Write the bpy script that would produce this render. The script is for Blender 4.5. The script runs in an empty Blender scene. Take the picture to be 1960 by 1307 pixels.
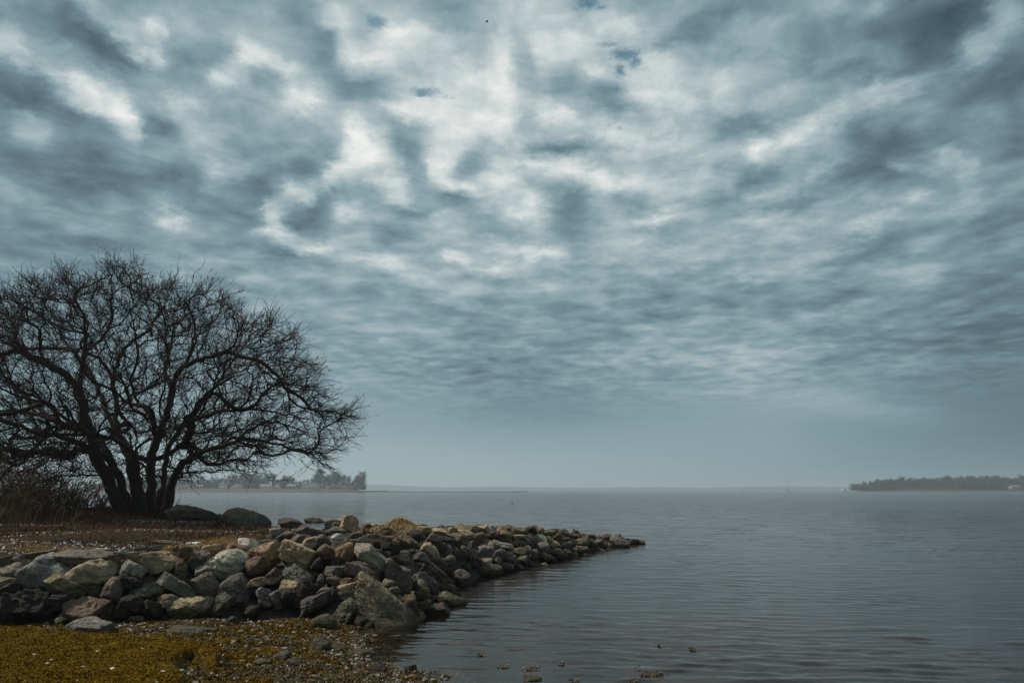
import bpy, math, random
import numpy as np
from mathutils import Vector, Matrix

R = math.radians
rng = np.random.default_rng(7)
random.seed(7)
scene = bpy.context.scene
COL = scene.collection

# ------------------------------------------------------------------ camera
F_PX = 1307.0                      # focal length in photograph pixels (24 mm on a 36 mm frame)
PITCH = math.atan(284.5 / F_PX)
EYE = 1.75
cam_d = bpy.data.cameras.new('camera')
cam_d.lens = 24.0
cam_d.sensor_width = 36.0
cam_d.clip_start = 0.05
cam_d.clip_end = 20000
cam = bpy.data.objects.new('camera', cam_d)
COL.objects.link(cam)
cam.location = (0, 0, EYE)
cam.rotation_euler = (math.pi / 2 + PITCH, 0, 0)
scene.camera = cam

# ------------------------------------------------------------------ exposure
scene.view_settings.view_transform = 'Standard'
scene.view_settings.look = 'None'
scene.view_settings.exposure = 0.0
scene.view_settings.gamma = 1.0
scene.view_settings.use_curve_mapping = False
scene.cycles.volume_bounces = 1
scene.cycles.max_bounces = 8
scene.cycles.transparent_max_bounces = 16

SUN_EL, SUN_AZ = 48.0, -84.0       # azimuth from +Y, negative = to the left
SUN_STRENGTH = 4.8
SKY_GAIN = 1.0


# ------------------------------------------------------------------ node helper
class G:
    def __init__(self, tree):
        self.t = tree

    def n(self, kind, **kw):
        nd = self.t.nodes.new(kind)
        for k, v in kw.items():
            if k.startswith('i_'):
                key = k[2:]
                key = int(key) if key.isdigit() else key.replace('_', ' ')
                s = nd.inputs[key]
                if isinstance(v, bpy.types.NodeSocket):
                    self.t.links.new(v, s)
                else:
                    s.default_value = v
            else:
                setattr(nd, k, v)
        return nd

    def m(self, op, a, b=None, c=None, clamp=False):
        nd = self.t.nodes.new('ShaderNodeMath')
        nd.operation = op
        nd.use_clamp = clamp
        for i, v in enumerate((a, b, c)):
            if v is None:
                continue
            if isinstance(v, bpy.types.NodeSocket):
                self.t.links.new(v, nd.inputs[i])
            else:
                nd.inputs[i].default_value = v
        return nd.outputs[0]

    def vm(self, op, a, b=None, out=0):
        nd = self.t.nodes.new('ShaderNodeVectorMath')
        nd.operation = op
        for i, v in enumerate((a, b)):
            if v is None:
                continue
            if isinstance(v, bpy.types.NodeSocket):
                self.t.links.new(v, nd.inputs[i])
            elif i == 1 and op == 'SCALE':
                pass
            else:
                nd.inputs[i].default_value = v
        if op == 'SCALE' and not isinstance(b, bpy.types.NodeSocket):
            nd.inputs['Scale'].default_value = b
        elif op == 'SCALE':
            self.t.links.new(b, nd.inputs['Scale'])
        return nd.outputs[out]

    def rng(self, v, a, b, c=0.0, d=1.0, smooth=False):
        nd = self.t.nodes.new('ShaderNodeMapRange')
        if smooth:
            nd.interpolation_type = 'SMOOTHSTEP'
        self.t.links.new(v, nd.inputs[0])
        for i, x in enumerate((a, b, c, d)):
            nd.inputs[i + 1].default_value = x
        return nd.outputs[0]

    def noise(self, vec, scale, detail=3.0, rough=0.55, dist=0.0, out='Fac'):
        nd = self.t.nodes.new('ShaderNodeTexNoise')
        if vec is not None:
            self.t.links.new(vec, nd.inputs['Vector'])
        nd.inputs['Scale'].default_value = scale
        nd.inputs['Detail'].default_value = detail
        nd.inputs['Roughness'].default_value = rough
        nd.inputs['Distortion'].default_value = dist
        return nd.outputs[out]

    def voro(self, vec, scale, feature='F1', out='Distance'):
        nd = self.t.nodes.new('ShaderNodeTexVoronoi')
        nd.feature = feature
        if vec is not None:
            self.t.links.new(vec, nd.inputs['Vector'])
        nd.inputs['Scale'].default_value = scale
        return nd.outputs[out]

    def ramp(self, v, stops, interp='LINEAR'):
        nd = self.t.nodes.new('ShaderNodeValToRGB')
        cr = nd.color_ramp
        cr.interpolation = interp
        while len(cr.elements) < len(stops):
            cr.elements.new(0.5)
        for e, (p, c) in zip(cr.elements, stops):
            e.position = p
            e.color = (*c, 1) if len(c) == 3 else c
        self.t.links.new(v, nd.inputs[0])
        return nd.outputs[0]

    def mix(self, f, a, b, mode='MIX'):
        nd = self.t.nodes.new('ShaderNodeMix')
        nd.data_type = 'RGBA'
        nd.blend_type = mode
        for s, v in ((nd.inputs[0], f), (nd.inputs[6], a), (nd.inputs[7], b)):
            if isinstance(v, bpy.types.NodeSocket):
                self.t.links.new(v, s)
            else:
                s.default_value = (*v, 1) if isinstance(v, tuple) and len(v) == 3 else v
        return nd.outputs[2]

    def comb(self, x, y, z):
        nd = self.t.nodes.new('ShaderNodeCombineXYZ')
        for s, v in zip(nd.inputs, (x, y, z)):
            if isinstance(v, bpy.types.NodeSocket):
                self.t.links.new(v, s)
            else:
                s.default_value = v
        return nd.outputs[0]

    def sep(self, v):
        nd = self.t.nodes.new('ShaderNodeSeparateXYZ')
        self.t.links.new(v, nd.inputs[0])
        return nd.outputs


def s2l(c):
    """8-bit display colour to linear"""
    out = []
    for v in c:
        v = v / 255.0
        out.append(v / 12.92 if v <= 0.04045 else ((v + 0.055) / 1.055) ** 2.4)
    return tuple(out)


# ------------------------------------------------------------------ sky
# brightness of the cloud deck, described in directions (azimuth, elevation) of the real sky
BASE_Y = [0, 200, 400, 550, 700, 800, 880, 938]
BASE_X = [0, 490, 980, 1470, 1960]
BASE = np.array([
    [135, 152, 168, 140, 112],
    [126, 158, 186, 160, 116],
    [124, 143, 168, 150, 112],
    [126, 140, 146, 142, 106],
    [132, 142, 133, 144, 98],
    [142, 150, 136, 142, 98],
    [160, 163, 154, 144, 110],
    [166, 168, 163, 146, 112]], float)
# (x, y, rx, ry, tilt, amount)
BLOBS = [
    (60, 35, 70, 20, 25, -28), (165, 75, 75, 28, 33, -45), (265, 150, 65, 20, 27, -34), (130, 15, 60, 14, 35, -10),
    (165, 12, 55, 14, 30, 42), (235, 75, 25, 22, 50, 45), (292, 50, 20, 18, 60, 55), (282, 125, 28, 25, 60, 52),
    (0, 85, 34, 26, 20, 48), (45, 125, 30, 16, 20, 45), (92, 140, 20, 12, 20, 38), (150, 178, 36, 26, -10, 65),
    (232, 225, 20, 40, -25, 72), (195, 205, 30, 18, 20, 35), (45, 238, 44, 11, 24, 60), (0, 138, 22, 18, 30, -38),
    (60, 192, 45, 22, 10, -32), (130, 228, 30, 22, 0, -30), (355, 202, 50, 14, 14, 42), (420, 158, 20, 10, -30, 38),
    (470, 112, 30, 20, -45, 62), (380, 112, 50, 28, 0, -38), (450, 50, 60, 30, 0, 10), (300, 240, 38, 16, 15, -26),
    (310, 278, 60, 10, 5, -24), (400, 275, 60, 20, 0, 16), (410, 340, 26, 14, 10, 24), (120, 300, 120, 36, 10, -20),
    (270, 350, 150, 22, 8, -26), (465, 410, 60, 30, 0, -30), (322, 415, 36, 14, 22, 48), (50, 395, 50, 9, 12, 28),
    (170, 430, 50, 7, 5, 24), (5, 358, 25, 10, 20, 22), (10, 445, 22, 8, 10, 26), (200, 470, 200, 12, 0, -10),
    (560, 18, 60, 26, 0, -24), (620, 92, 34, 38, 20, -36), (688, 168, 62, 28, 10, -48), (596, 320, 48, 34, -20, -30),
    (515, 350, 45, 26, -15, -26), (630, 30, 28, 22, 0, 52), (662, 78, 20, 28, 0, 36), (722, 105, 46, 20, 0, 36),
    (778, 72, 50, 14, 5, 50), (520, 117, 40, 15, 22, 60), (568, 186, 36, 22, 10, 78), (520, 232, 60, 34, 0, -8),
    (678, 262, 20, 28, -10, 75), (702, 290, 28, 25, 0, 46), (640, 340, 42, 11, -38, 55), (572, 380, 26, 16, -20, 52),
    (528, 412, 18, 30, 10, 50), (738, 358, 36, 22, 20, 54), (668, 405, 28, 9, 0, 50), (785, 298, 24, 46, -20, -38),
    (872, 385, 60, 16, 22, -40), (790, 398, 44, 14, 0, -32), (600, 405, 50, 28, -10, -28), (800, 235, 44, 11, 0, -26),
    (780, 210, 44, 9, -12, 40), (912, 225, 75, 22, 0, 50), (850, 308, 26, 36, 30, 48), (955, 130, 28, 60, 10, 42),
    (950, 336, 26, 7, 5, 60), (890, 362, 40, 10, 10, 36), (980, 308, 36, 9, 0, 50), (990, 410, 32, 12, 0, 22),
    (912, 326, 30, 9, 5, -44), (925, 290, 55, 10, -8, -24), (992, 130, 22, 40, 0, -36), (1002, 232, 24, 24, 0, -34),
    (860, 22, 66, 24, 25, -22), (700, 452, 36, 7, 0, 46), (545, 452, 44, 12, 15, 46), (752, 452, 60, 14, 0, -28),
    (1040, 100, 20, 18, 0, 34), (1092, 82, 34, 22, 0, 34), (1185, 42, 40, 28, 20, 46), (1142, 143, 24, 10, 35, 36),
    (1070, 172, 64, 28, 0, -36), (1172, 200, 40, 22, 0, -42), (1300, 70, 54, 18, -15, -32), (1425, 18, 90, 18, -10, -32),
    (1250, 175, 42, 18, 0, 58), (1262, 120, 30, 18, 0, 34), (1345, 200, 55, 14, 0, 30), (1400, 150, 44, 18, -20, 24),
    (1070, 222, 38, 13, 10, 50), (1180, 262, 36, 16, -30, 46), (1252, 270, 54, 16, 0, 34), (1090, 295, 66, 13, 0, -50),
    (1440, 230, 54, 16, -15, -36), (1405, 262, 44, 13, 0, -24), (1462, 280, 26, 14, 10, 66), (1018, 310, 20, 8, 0, 56),
    (1130, 340, 58, 13, 12, 62), (1250, 360, 64, 7, 0, 36), (1340, 340, 60, 13, 0, 26), (1250, 385, 62, 7, 0, -30),
    (1088, 400, 38, 34, 0, -34), (1450, 340, 54, 17, -10, -36), (1400, 380, 54, 10, 0, -24), (1012, 404, 34, 22, 0, 30),
    (1250, 416, 44, 12, 0, 46), (1460, 378, 34, 7, 0, 40), (1440, 416, 54, 8, 0, 26), (1160, 440, 50, 8, 0, -18),
    (1640, 5, 54, 9, -5, 38), (1760, 40, 120, 34, -8, -42), (1850, 12, 46, 24, -35, -46), (1800, 92, 54, 34, -20, -44),
    (1650, 140, 70, 16, 0, -34), (1530, 130, 50, 12, 0, -14), (1885, 72, 34, 22, -40, 44), (1935, 20, 24, 40, 0, 34),
    (1850, 132, 44, 10, -15, 30), (1700, 172, 95, 12, -8, 34), (1545, 246, 50, 13, -22, 60), (1480, 20, 40, 24, 0, 6),
    (1880, 172, 86, 26, -15, -30), (1690, 272, 52, 32, 0, -36), (1650, 342, 64, 22, -10, -40), (1530, 388, 66, 8, -8, -30),
    (1820, 312, 38, 17, 15, 46), (1742, 330, 38, 10, 10, 38), (1540, 322, 34, 10, 5, 38), (1852, 365, 24, 18, 40, 28),
    (1740, 390, 28, 7, 0, 28), (1570, 432, 76, 8, 0, 28), (1682, 430, 64, 8, 0, 30), (1840, 400, 64, 10, 0, 28),
    (600, 470, 66, 8, 14, 46), (712, 502, 54, 6, 8, 42), (872, 490, 20, 9, 0, 64), (884, 460, 64, 8, 8, 46),
    (930, 515, 44, 6, 0, 42), (780, 530, 70, 4, 3, 28), (840, 550, 55, 5, 0, 24), (980, 490, 36, 7, 0, 34),
    (540, 486, 56, 11, 12, -30), (700, 470, 90, 8, 0, -14), (960, 600, 90, 16, 0, -14), (790, 635, 70, 8, -12, 18),
    (690, 720, 36, 5, 5, 14), (950, 700, 150, 40, 0, -12), (1040, 780, 150, 34, 0, -10), (640, 600, 90, 12, 0, 8),
    (1040, 486, 44, 10, 5, 42), (1300, 486, 48, 8, 0, 46), (1255, 516, 38, 8, 0, 42), (1385, 500, 56, 6, 5, 26),
    (1210, 455, 54, 7, 5, 34), (1450, 527, 46, 8, -8, 22), (1050, 551, 34, 5, 0, 24), (1280, 580, 44, 4, 0, 20),
    (1262, 632, 50, 6, 0, 28), (1200, 602, 54, 5, 0, 16), (1240, 560, 60, 9, 0, -18), (1400, 562, 70, 16, -8, -22),
    (1462, 602, 66, 11, -15, -24), (1180, 642, 66, 16, 0, -20), (1080, 602, 54, 14, 0, -14), (1262, 606, 66, 6, 0, -18),
    (1230, 682, 110, 15, -6, 16), (1430, 690, 76, 18, -6, 22), (1400, 740, 66, 8, 0, 14), (1330, 730, 70, 8, 0, -10),
    (1550, 465, 44, 10, 0, 28), (1770, 470, 54, 8, -8, 24), (1750, 532, 66, 24, -8, 30), (1560, 512, 66, 8, 0, 16),
    (1945, 466, 30, 12, 0, 24), (1660, 487, 76, 8, -6, -18), (1900, 500, 80, 10, -10, 14), (1580, 582, 80, 11, 0, -22),
    (1870, 648, 110, 13, -5, -24), (1945, 600, 40, 30, 0, -14), (1660, 600, 50, 10, 0, 8), (1580, 762, 90, 22, 0, 14),
    (1710, 792, 110, 14, 3, 14), (1760, 702, 90, 6, 0, 16), (1620, 690, 80, 6, 0, -10), (880, 170, 170, 90, 0, 10),
]
HOLES = [(722, 42, 14, 9, 0, 0.9), (812, 178, 20, 7, 12, 1.1), (845, 186, 24, 5, 5, 0.5), (1122, 8, 22, 8, 15, 1.0),
         (1150, 14, 14, 4, 0, 0.9), (1200, 104, 22, 9, 25, 1.05), (1216, 118, 10, 8, 0, 0.9), (1186, 136, 8, 14, 25, 0.8),
         (1180, 165, 4, 12, 0, 0.6), (1160, 86, 18, 4, 25, 0.6), (1186, 246, 5, 4, 0, 0.6), (1885, 745, 44, 13, 0, 0.28)]


def blob_sum(px, py, lst):
    out = np.zeros_like(px)
    for (cx, cy, rx, ry, a, amp) in lst:
        c, s = math.cos(R(a)), math.sin(R(a))
        dx, dy = px - cx, py - cy
        u, v = dx * c + dy * s, -dx * s + dy * c
        q = (u / (rx * 1.15)) ** 2 + (v / (ry * 1.15)) ** 2
        out += amp * np.exp(-q)
    return out


def project(az, el):
    """sky direction (degrees) to photograph pixel"""
    az, el = np.radians(az), np.radians(el)
    x, y, z = np.sin(az) * np.cos(el), np.cos(az) * np.cos(el), np.sin(el)
    ct, st = math.cos(PITCH), math.sin(PITCH)
    dep = y * ct + z * st
    up = -y * st + z * ct
    dep = np.maximum(dep, 0.05)
    return 980 + F_PX * x / dep, 653.5 - F_PX * up / dep


AZ0, AZ1, EL0, EL1 = -46.0, 46.0, 0.0, 43.0
NROW, NCOL = 50, 116
els = EL0 + (EL1 - EL0) * (np.linspace(0, 1, NROW) ** 1.12)
azs = np.linspace(AZ0, AZ1, NCOL)


def build_world():
    w = bpy.data.worlds.new('World')
    scene.world = w
    w.use_nodes = True
    t = w.node_tree
    t.nodes.clear()
    g = G(t)
    tc = g.n('ShaderNodeTexCoord')
    d = tc.outputs['Generated']
    X, Y, Z = g.sep(d)
    Zc = g.m('MAXIMUM', Z, 0.0)
    az = g.m('MULTIPLY', g.m('ARCTAN2', X, Y), 180 / math.pi)
    el = g.m('MULTIPLY', g.m('ARCSINE', Zc), 180 / math.pi)
    # position on the cloud deck (a flat sheet overhead, seen in perspective)
    inv = g.m('DIVIDE', 1.0, g.m('ADD', Zc, 0.17))
    deck = g.comb(g.m('MULTIPLY', X, inv), g.m('MULTIPLY', Y, inv), 0.0)
    # wandering edges
    nw = g.noise(deck, 4.6, 8.0, 0.70, out='Color')
    nx, ny, nz = g.sep(nw)
    flat = g.rng(el, 0.0, 22.0, 0.12, 1.0)
    azw = g.m('ADD', az, g.m('MULTIPLY', g.m('SUBTRACT', nx, 0.5), 5.0))
    elw = g.m('ADD', el, g.m('MULTIPLY', g.m('MULTIPLY', g.m('SUBTRACT', ny, 0.5), 4.4), flat))
    u = g.m('DIVIDE', g.m('SUBTRACT', azw, AZ0), AZ1 - AZ0, clamp=True)

    AZ, EL = np.meshgrid(azs, els)
    px, py = project(AZ, EL)
    px_c = np.clip(px, -150, 2110)
    py_c = np.clip(py, -200, 938)
    # base brightness, bilinear, held outside the frame
    xi = np.clip(px_c, 0, 1960)
    yi = np.clip(py_c, 0, 938)
    base = np.zeros_like(px)
    rows = np.array([[np.interp(x, BASE_X, r) for r in BASE] for x in xi.ravel()])
    base = np.array([np.interp(y, BASE_Y, r) for y, r in zip(yi.ravel(), rows)]).reshape(px.shape)
    lum = base + 1.36 * blob_sum(px, py, BLOBS)
    # fade into the average deck outside the frame
    out = np.maximum.reduce([np.zeros_like(px), (-20 - px) / 200, (px - 1980) / 200, (-20 - py) / 150])
    k = np.clip(out, 0, 1)
    lum = lum * (1 - k) + 140 * k
    lum = np.where(lum > 200, 200 + (lum - 200) * .5, lum)
    lum = np.where(lum < 112, 112 - (112 - lum) * .72, lum)
    lum = np.clip(lum, 40, 240) / 255.0

    acc = None
    for i in range(NROW):
        fc = t.nodes.new('ShaderNodeFloatCurve')
        t.links.new(u, fc.inputs['Value'])
        cv = fc.mapping.curves[0]
        pts = [(j / (NCOL - 1), float(lum[i, j])) for j in range(NCOL)]
        cv.points[0].location = pts[0]
        cv.points[1].location = pts[-1]
        for p in pts[1:-1]:
            cv.points.new(*p)
        fc.mapping.update()
        # triangular weight across elevation
        lo = els[i - 1] if i > 0 else -10
        hi = els[i + 1] if i < NROW - 1 else 200
        up = g.rng(elw, lo, els[i]) if i > 0 else None
        dn = g.rng(elw, els[i], hi, 1.0, 0.0) if i < NROW - 1 else None
        wgt = up if dn is None else (dn if up is None else g.m('MINIMUM', up, dn))
        acc = g.m('MULTIPLY', fc.outputs[0], wgt) if acc is None else g.m('MULTIPLY_ADD', fc.outputs[0], wgt, acc)
    # behind and beside the viewer the same deck goes on
    n_big = g.noise(deck, 1.6, 5.0, 0.55)
    generic = g.rng(n_big, 0.3, 0.7, 0.40, 0.72)
    side = g.m('MAXIMUM', g.rng(g.m('ABSOLUTE', az), 41.0, 45.0), g.rng(el, 39.5, 42.5))
    lumv = g.m('ADD', g.m('MULTIPLY', acc, g.m('SUBTRACT', 1.0, side)), g.m('MULTIPLY', generic, side))
    # fine billows
    n1 = g.noise(deck, 8.0, 7.0, 0.62, 0.3)
    # the same puffs seen more nearly edge-on further away: rows of flattened streaks
    inv2 = g.m('DIVIDE', 1.0, g.m('ADD', Zc, 0.05))
    deck2 = g.comb(g.m('MULTIPLY', X, inv2), g.m('MULTIPLY', Y, inv2), 0.0)
    n2 = g.noise(deck2, 6.5, 5.0, 0.5, 0.25)
    n3 = g.noise(deck2, 2.4, 4.0, 0.5, 0.4)
    n4 = g.noise(deck, 26.0, 5.0, 0.6, 0.6)
    amp = g.rng(el, 1.5, 10.0, 0.0, 1.0)
    midband = g.m('MULTIPLY', g.rng(el, 4.0, 10.0, 0.0, 1.0, True), g.rng(el, 19.0, 32.0, 1.0, 0.35, True))
    high = g.rng(el, 12.0, 26.0, 0.25, 1.0)
    edge = g.rng(lumv, 0.45, 0.75, 0.35, 1.0)          # wispy only where the light comes through
    det = g.m('MULTIPLY', g.m('MULTIPLY', g.m('SUBTRACT', n1, 0.5), 0.40), high)
    det = g.m('ADD', det, g.m('MULTIPLY', g.m('MULTIPLY', g.m('SUBTRACT', n2, 0.5), 0.37), midband))
    det = g.m('ADD', det, g.m('MULTIPLY', g.m('MULTIPLY', g.m('SUBTRACT', n3, 0.5), 0.25), midband))
    det = g.m('ADD', det, g.m('MULTIPLY', g.m('MULTIPLY', g.m('SUBTRACT', n4, 0.5), 0.18), g.m('MULTIPLY', edge, high)))
    lumv = g.m('ADD', lumv, 0.022)
    lumv = g.m('ADD', lumv, g.m('MULTIPLY', det, amp), clamp=True)
    stops = [(0, (20, 34, 42)), (60, (64, 84, 97)), (85, (80, 101, 113)), (105, (95, 116, 127)), (130, (114, 141, 151)),
             (150, (136, 160, 168)), (180, (170, 187, 191)), (210, (206, 214, 214)), (235, (232, 234, 231)),
             (255, (244, 245, 242))]
    cloud = g.ramp(lumv, [(a / 255.0, s2l(c)) for a, c in stops])
    # the far sky near the horizon is milky
    # breaks in the deck: the clear sky behind, from the sky model
    sky = g.n('ShaderNodeTexSky')
    sky.sky_type = 'NISHITA'
    sky.sun_disc = False
    sky.sun_elevation = R(SUN_EL)
    sky.sun_rotation = R(SUN_AZ)
    sky.air_density = 1.0
    sky.dust_density = 0.6
    sky.ozone_density = 2.0
    clear = g.mix(1.0, sky.outputs[0], (0.34, 0.84, 0.76), 'MULTIPLY')
    hole = None
    for (cx, cy, rx, ry, a, amp_) in HOLES:
        dx = (cx - 980) / F_PX
        dy = (653.5 - cy) / F_PX
        v = Vector((dx, math.cos(PITCH) - dy * math.sin(PITCH), math.sin(PITCH) + dy * math.cos(PITCH))).normalized()
        haz = math.degrees(math.atan2(v.x, v.y))
        hel = math.degrees(math.asin(v.z))
        kx = 1.0 / (rx / F_PX * 57.3 * 1.38)
        ky = 1.0 / (ry / F_PX * 57.3 * 1.45)
        ddx = g.m('MULTIPLY', g.m('SUBTRACT', az, haz), kx * 0.8)
        ddy = g.m('MULTIPLY', g.m('SUBTRACT', el, hel), ky)
        if a:
            c_, s_ = math.cos(R(-a)), math.sin(R(-a))
            ddx, ddy = (g.m('ADD', g.m('MULTIPLY', ddx, c_), g.m('MULTIPLY', ddy, s_)),
                        g.m('SUBTRACT', g.m('MULTIPLY', ddy, c_), g.m('MULTIPLY', ddx, s_)))
        r2 = g.m('ADD', g.m('MULTIPLY', ddx, ddx), g.m('MULTIPLY', ddy, ddy))
        e = g.m('MULTIPLY', g.m('POWER', 2.718, g.m('MULTIPLY', r2, -1.0)), amp_)
        hole = e if hole is None else g.m('MAXIMUM', hole, e)
    nh = g.noise(deck, 26.0, 8.0, 0.8)
    hmask = g.rng(g.m('ADD', g.m('MULTIPLY', hole, 1.3), g.m('MULTIPLY', g.m('SUBTRACT', nh, 0.52), 3.8)), 0.10, 1.45, 0.0, 0.80, True)
    hmask = g.m('MULTIPLY', hmask, g.rng(hole, 0.1, 0.35))
    c10 = g.vm('SCALE', cloud, 10.0 * SKY_GAIN)
    final = g.mix(hmask, c10, clear)
    bg = g.n('ShaderNodeBackground')
    bg.inputs['Strength'].default_value = 0.1
    t.links.new(final, bg.inputs['Color'])
    o = g.n('ShaderNodeOutputWorld')
    t.links.new(bg.outputs[0], o.inputs['Surface'])
    w.cycles.sampling_method = 'MANUAL'
    w.cycles.sample_map_resolution = 512


build_world()

sun_d = bpy.data.lights.new('sun', 'SUN')
sun_d.energy = SUN_STRENGTH
sun_d.angle = R(3)
sun_d.color = (1.0, 0.93, 0.82)
sun = bpy.data.objects.new('sun', sun_d)
COL.objects.link(sun)
sdir = Vector((math.sin(R(SUN_AZ)) * math.cos(R(SUN_EL)), math.cos(R(SUN_AZ)) * math.cos(R(SUN_EL)), math.sin(R(SUN_EL))))
sun.rotation_euler = sdir.to_track_quat('Z', 'Y').to_euler()


# ------------------------------------------------------------------ object helpers
def ray(px, py):
    dx, dy = (px - 980) / F_PX, (653.5 - py) / F_PX
    return np.array([dx, math.cos(PITCH) - dy * math.sin(PITCH), math.sin(PITCH) + dy * math.cos(PITCH)])


def on_z(px, py, z=0.0):
    r = ray(px, py)
    k = (z - EYE) / r[2]
    return r * k + np.array([0, 0, EYE])


def on_y(px, py, Y):
    r = ray(px, py)
    return r * (Y / r[1]) + np.array([0, 0, EYE])


def mesh_from(name, verts, faces=None, tris=None, quads=None, smooth=True, attr=None):
    """fast mesh: verts (N,3); tris (T,3) and/or quads (Q,4) arrays"""
    me = bpy.data.meshes.new(name)
    verts = np.asarray(verts, np.float32)
    if faces is not None:
        me.from_pydata(verts.tolist(), [], faces)
    else:
        loops, starts, n = [], [], 0
        if tris is not None and len(tris):
            tris = np.asarray(tris, np.int32)
            loops.append(tris.ravel())
            starts.append(np.arange(len(tris), dtype=np.int32) * 3)
            n += len(tris) * 3
        if quads is not None and len(quads):
            quads = np.asarray(quads, np.int32)
            loops.append(quads.ravel())
            starts.append(n + np.arange(len(quads), dtype=np.int32) * 4)
        lp = np.concatenate(loops)
        st = np.concatenate(starts)
        me.vertices.add(len(verts))
        me.vertices.foreach_set('co', verts.ravel())
        me.loops.add(len(lp))
        me.loops.foreach_set('vertex_index', lp)
        me.polygons.add(len(st))
        me.polygons.foreach_set('loop_start', st)
    if attr:
        for k, v in attr.items():
            a = me.attributes.new(k, 'FLOAT', 'POINT')
            a.data.foreach_set('value', np.asarray(v, np.float32))
    me.update(calc_edges=True)
    me.polygons.foreach_set('use_smooth', np.full(len(me.polygons), smooth, dtype=bool))
    return me


def link(name, me, mat=None, parent=None, label=None, cat=None, group=None, kind=None, loc=None):
    o = bpy.data.objects.new(name, me)
    COL.objects.link(o)
    if mat is not None and me is not None and len(me.materials) == 0:
        me.materials.append(mat)
    if parent is not None:
        o.parent = parent
    if loc is not None:
        o.location = loc
    for k, v in (('label', label), ('category', cat), ('group', group), ('kind', kind)):
        if v:
            o[k] = v
    return o


def empty(name, loc, label, cat, group=None):
    return link(name, None, None, None, label, cat, group, None, loc)


def vnoise(p, seed=0):
    """smooth 3-D value noise in numpy, -1..1"""
    p = np.asarray(p, float) + seed * 17.31
    i = np.floor(p).astype(np.int64)
    f = p - i
    f = f * f * (3 - 2 * f)

    def h(ix, iy, iz):
        n = (ix * 374761393 + iy * 668265263 + iz * 2147483647 + seed * 1274126177) & 0xffffffff
        n = ((n ^ (n >> 13)) * 1274126177) & 0xffffffff
        return ((n ^ (n >> 16)) & 0xffff) / 32767.5 - 1.0
    r = 0
    for a in (0, 1):
        for b in (0, 1):
            for c in (0, 1):
                wgt = (f[..., 0] if a else 1 - f[..., 0]) * (f[..., 1] if b else 1 - f[..., 1]) * (f[..., 2] if c else 1 - f[..., 2])
                r = r + wgt * h(i[..., 0] + a, i[..., 1] + b, i[..., 2] + c)
    return r


def fbm(p, octv=4, seed=0, gain=0.5):
    r, a, s = 0, 1.0, 1.0
    for k in range(octv):
        r = r + a * vnoise(np.asarray(p) * s, seed + k)
        a *= gain
        s *= 2.03
    return r


def sd_poly(x, y, poly):
    """signed distance, positive inside"""
    poly = np.asarray(poly, float)
    d = np.full(x.shape, 1e9)
    ins = np.zeros(x.shape, bool)
    n = len(poly)
    for i in range(n):
        a, b = poly[i], poly[(i + 1) % n]
        e = b - a
        wx, wy = x - a[0], y - a[1]
        tt = np.clip((wx * e[0] + wy * e[1]) / (e @ e + 1e-12), 0, 1)
        d = np.minimum(d, (wx - e[0] * tt) ** 2 + (wy - e[1] * tt) ** 2)
        c = ((a[1] > y) != (b[1] > y)) & (x < (b[0] - a[0]) * (y - a[1]) / (b[1] - a[1] + 1e-12) + a[0])
        ins ^= c
    d = np.sqrt(d)
    return np.where(ins, d, -d)


def sstep(x, a=0.0, b=1.0):
    t = np.clip((x - a) / (b - a), 0, 1)
    return t * t * (3 - 2 * t)


# ------------------------------------------------------------------ materials
def new_mat(name):
    m = bpy.data.materials.new(name)
    m.use_nodes = True
    t = m.node_tree
    t.nodes.clear()
    g = G(t)
    out = g.n('ShaderNodeOutputMaterial')
    return m, g, out


def simple_mat(name, col, rough=0.8, var=0.25, scale=6.0, bump=0.0, coord='Object', spec=0.3):
    m, g, out = new_mat(name)
    tc = g.n('ShaderNodeTexCoord')
    n = g.noise(tc.outputs[coord], scale, 4.0)
    c = g.mix(n, tuple(v * (1 - var) for v in col), tuple(min(1, v * (1 + var)) for v in col))
    b = g.n('ShaderNodeBsdfPrincipled')
    b.inputs['Roughness'].default_value = rough
    b.inputs['Specular IOR Level'].default_value = spec
    g.t.links.new(c, b.inputs['Base Color'])
    if bump:
        bp = g.n('ShaderNodeBump')
        bp.inputs['Distance'].default_value = bump
        g.t.links.new(n, bp.inputs['Height'])
        g.t.links.new(bp.outputs[0], b.inputs['Normal'])
    g.t.links.new(b.outputs[0], out.inputs[0])
    return m


def island_mat(name, cols, rough=0.8, spec=0.06, transl=0.0):
    """colour chosen per loose piece"""
    m, g, out = new_mat(name)
    geo = g.n('ShaderNodeNewGeometry')
    c = g.ramp(geo.outputs['Random Per Island'], [((i + 0.0) / max(1, len(cols) - 1), c) for i, c in enumerate(cols)])
    b = g.n('ShaderNodeBsdfPrincipled')
    b.inputs['Roughness'].default_value = rough
    b.inputs['Specular IOR Level'].default_value = spec
    g.t.links.new(c, b.inputs['Base Color'])
    g.t.links.new(b.outputs[0], out.inputs[0])
    return m


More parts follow.
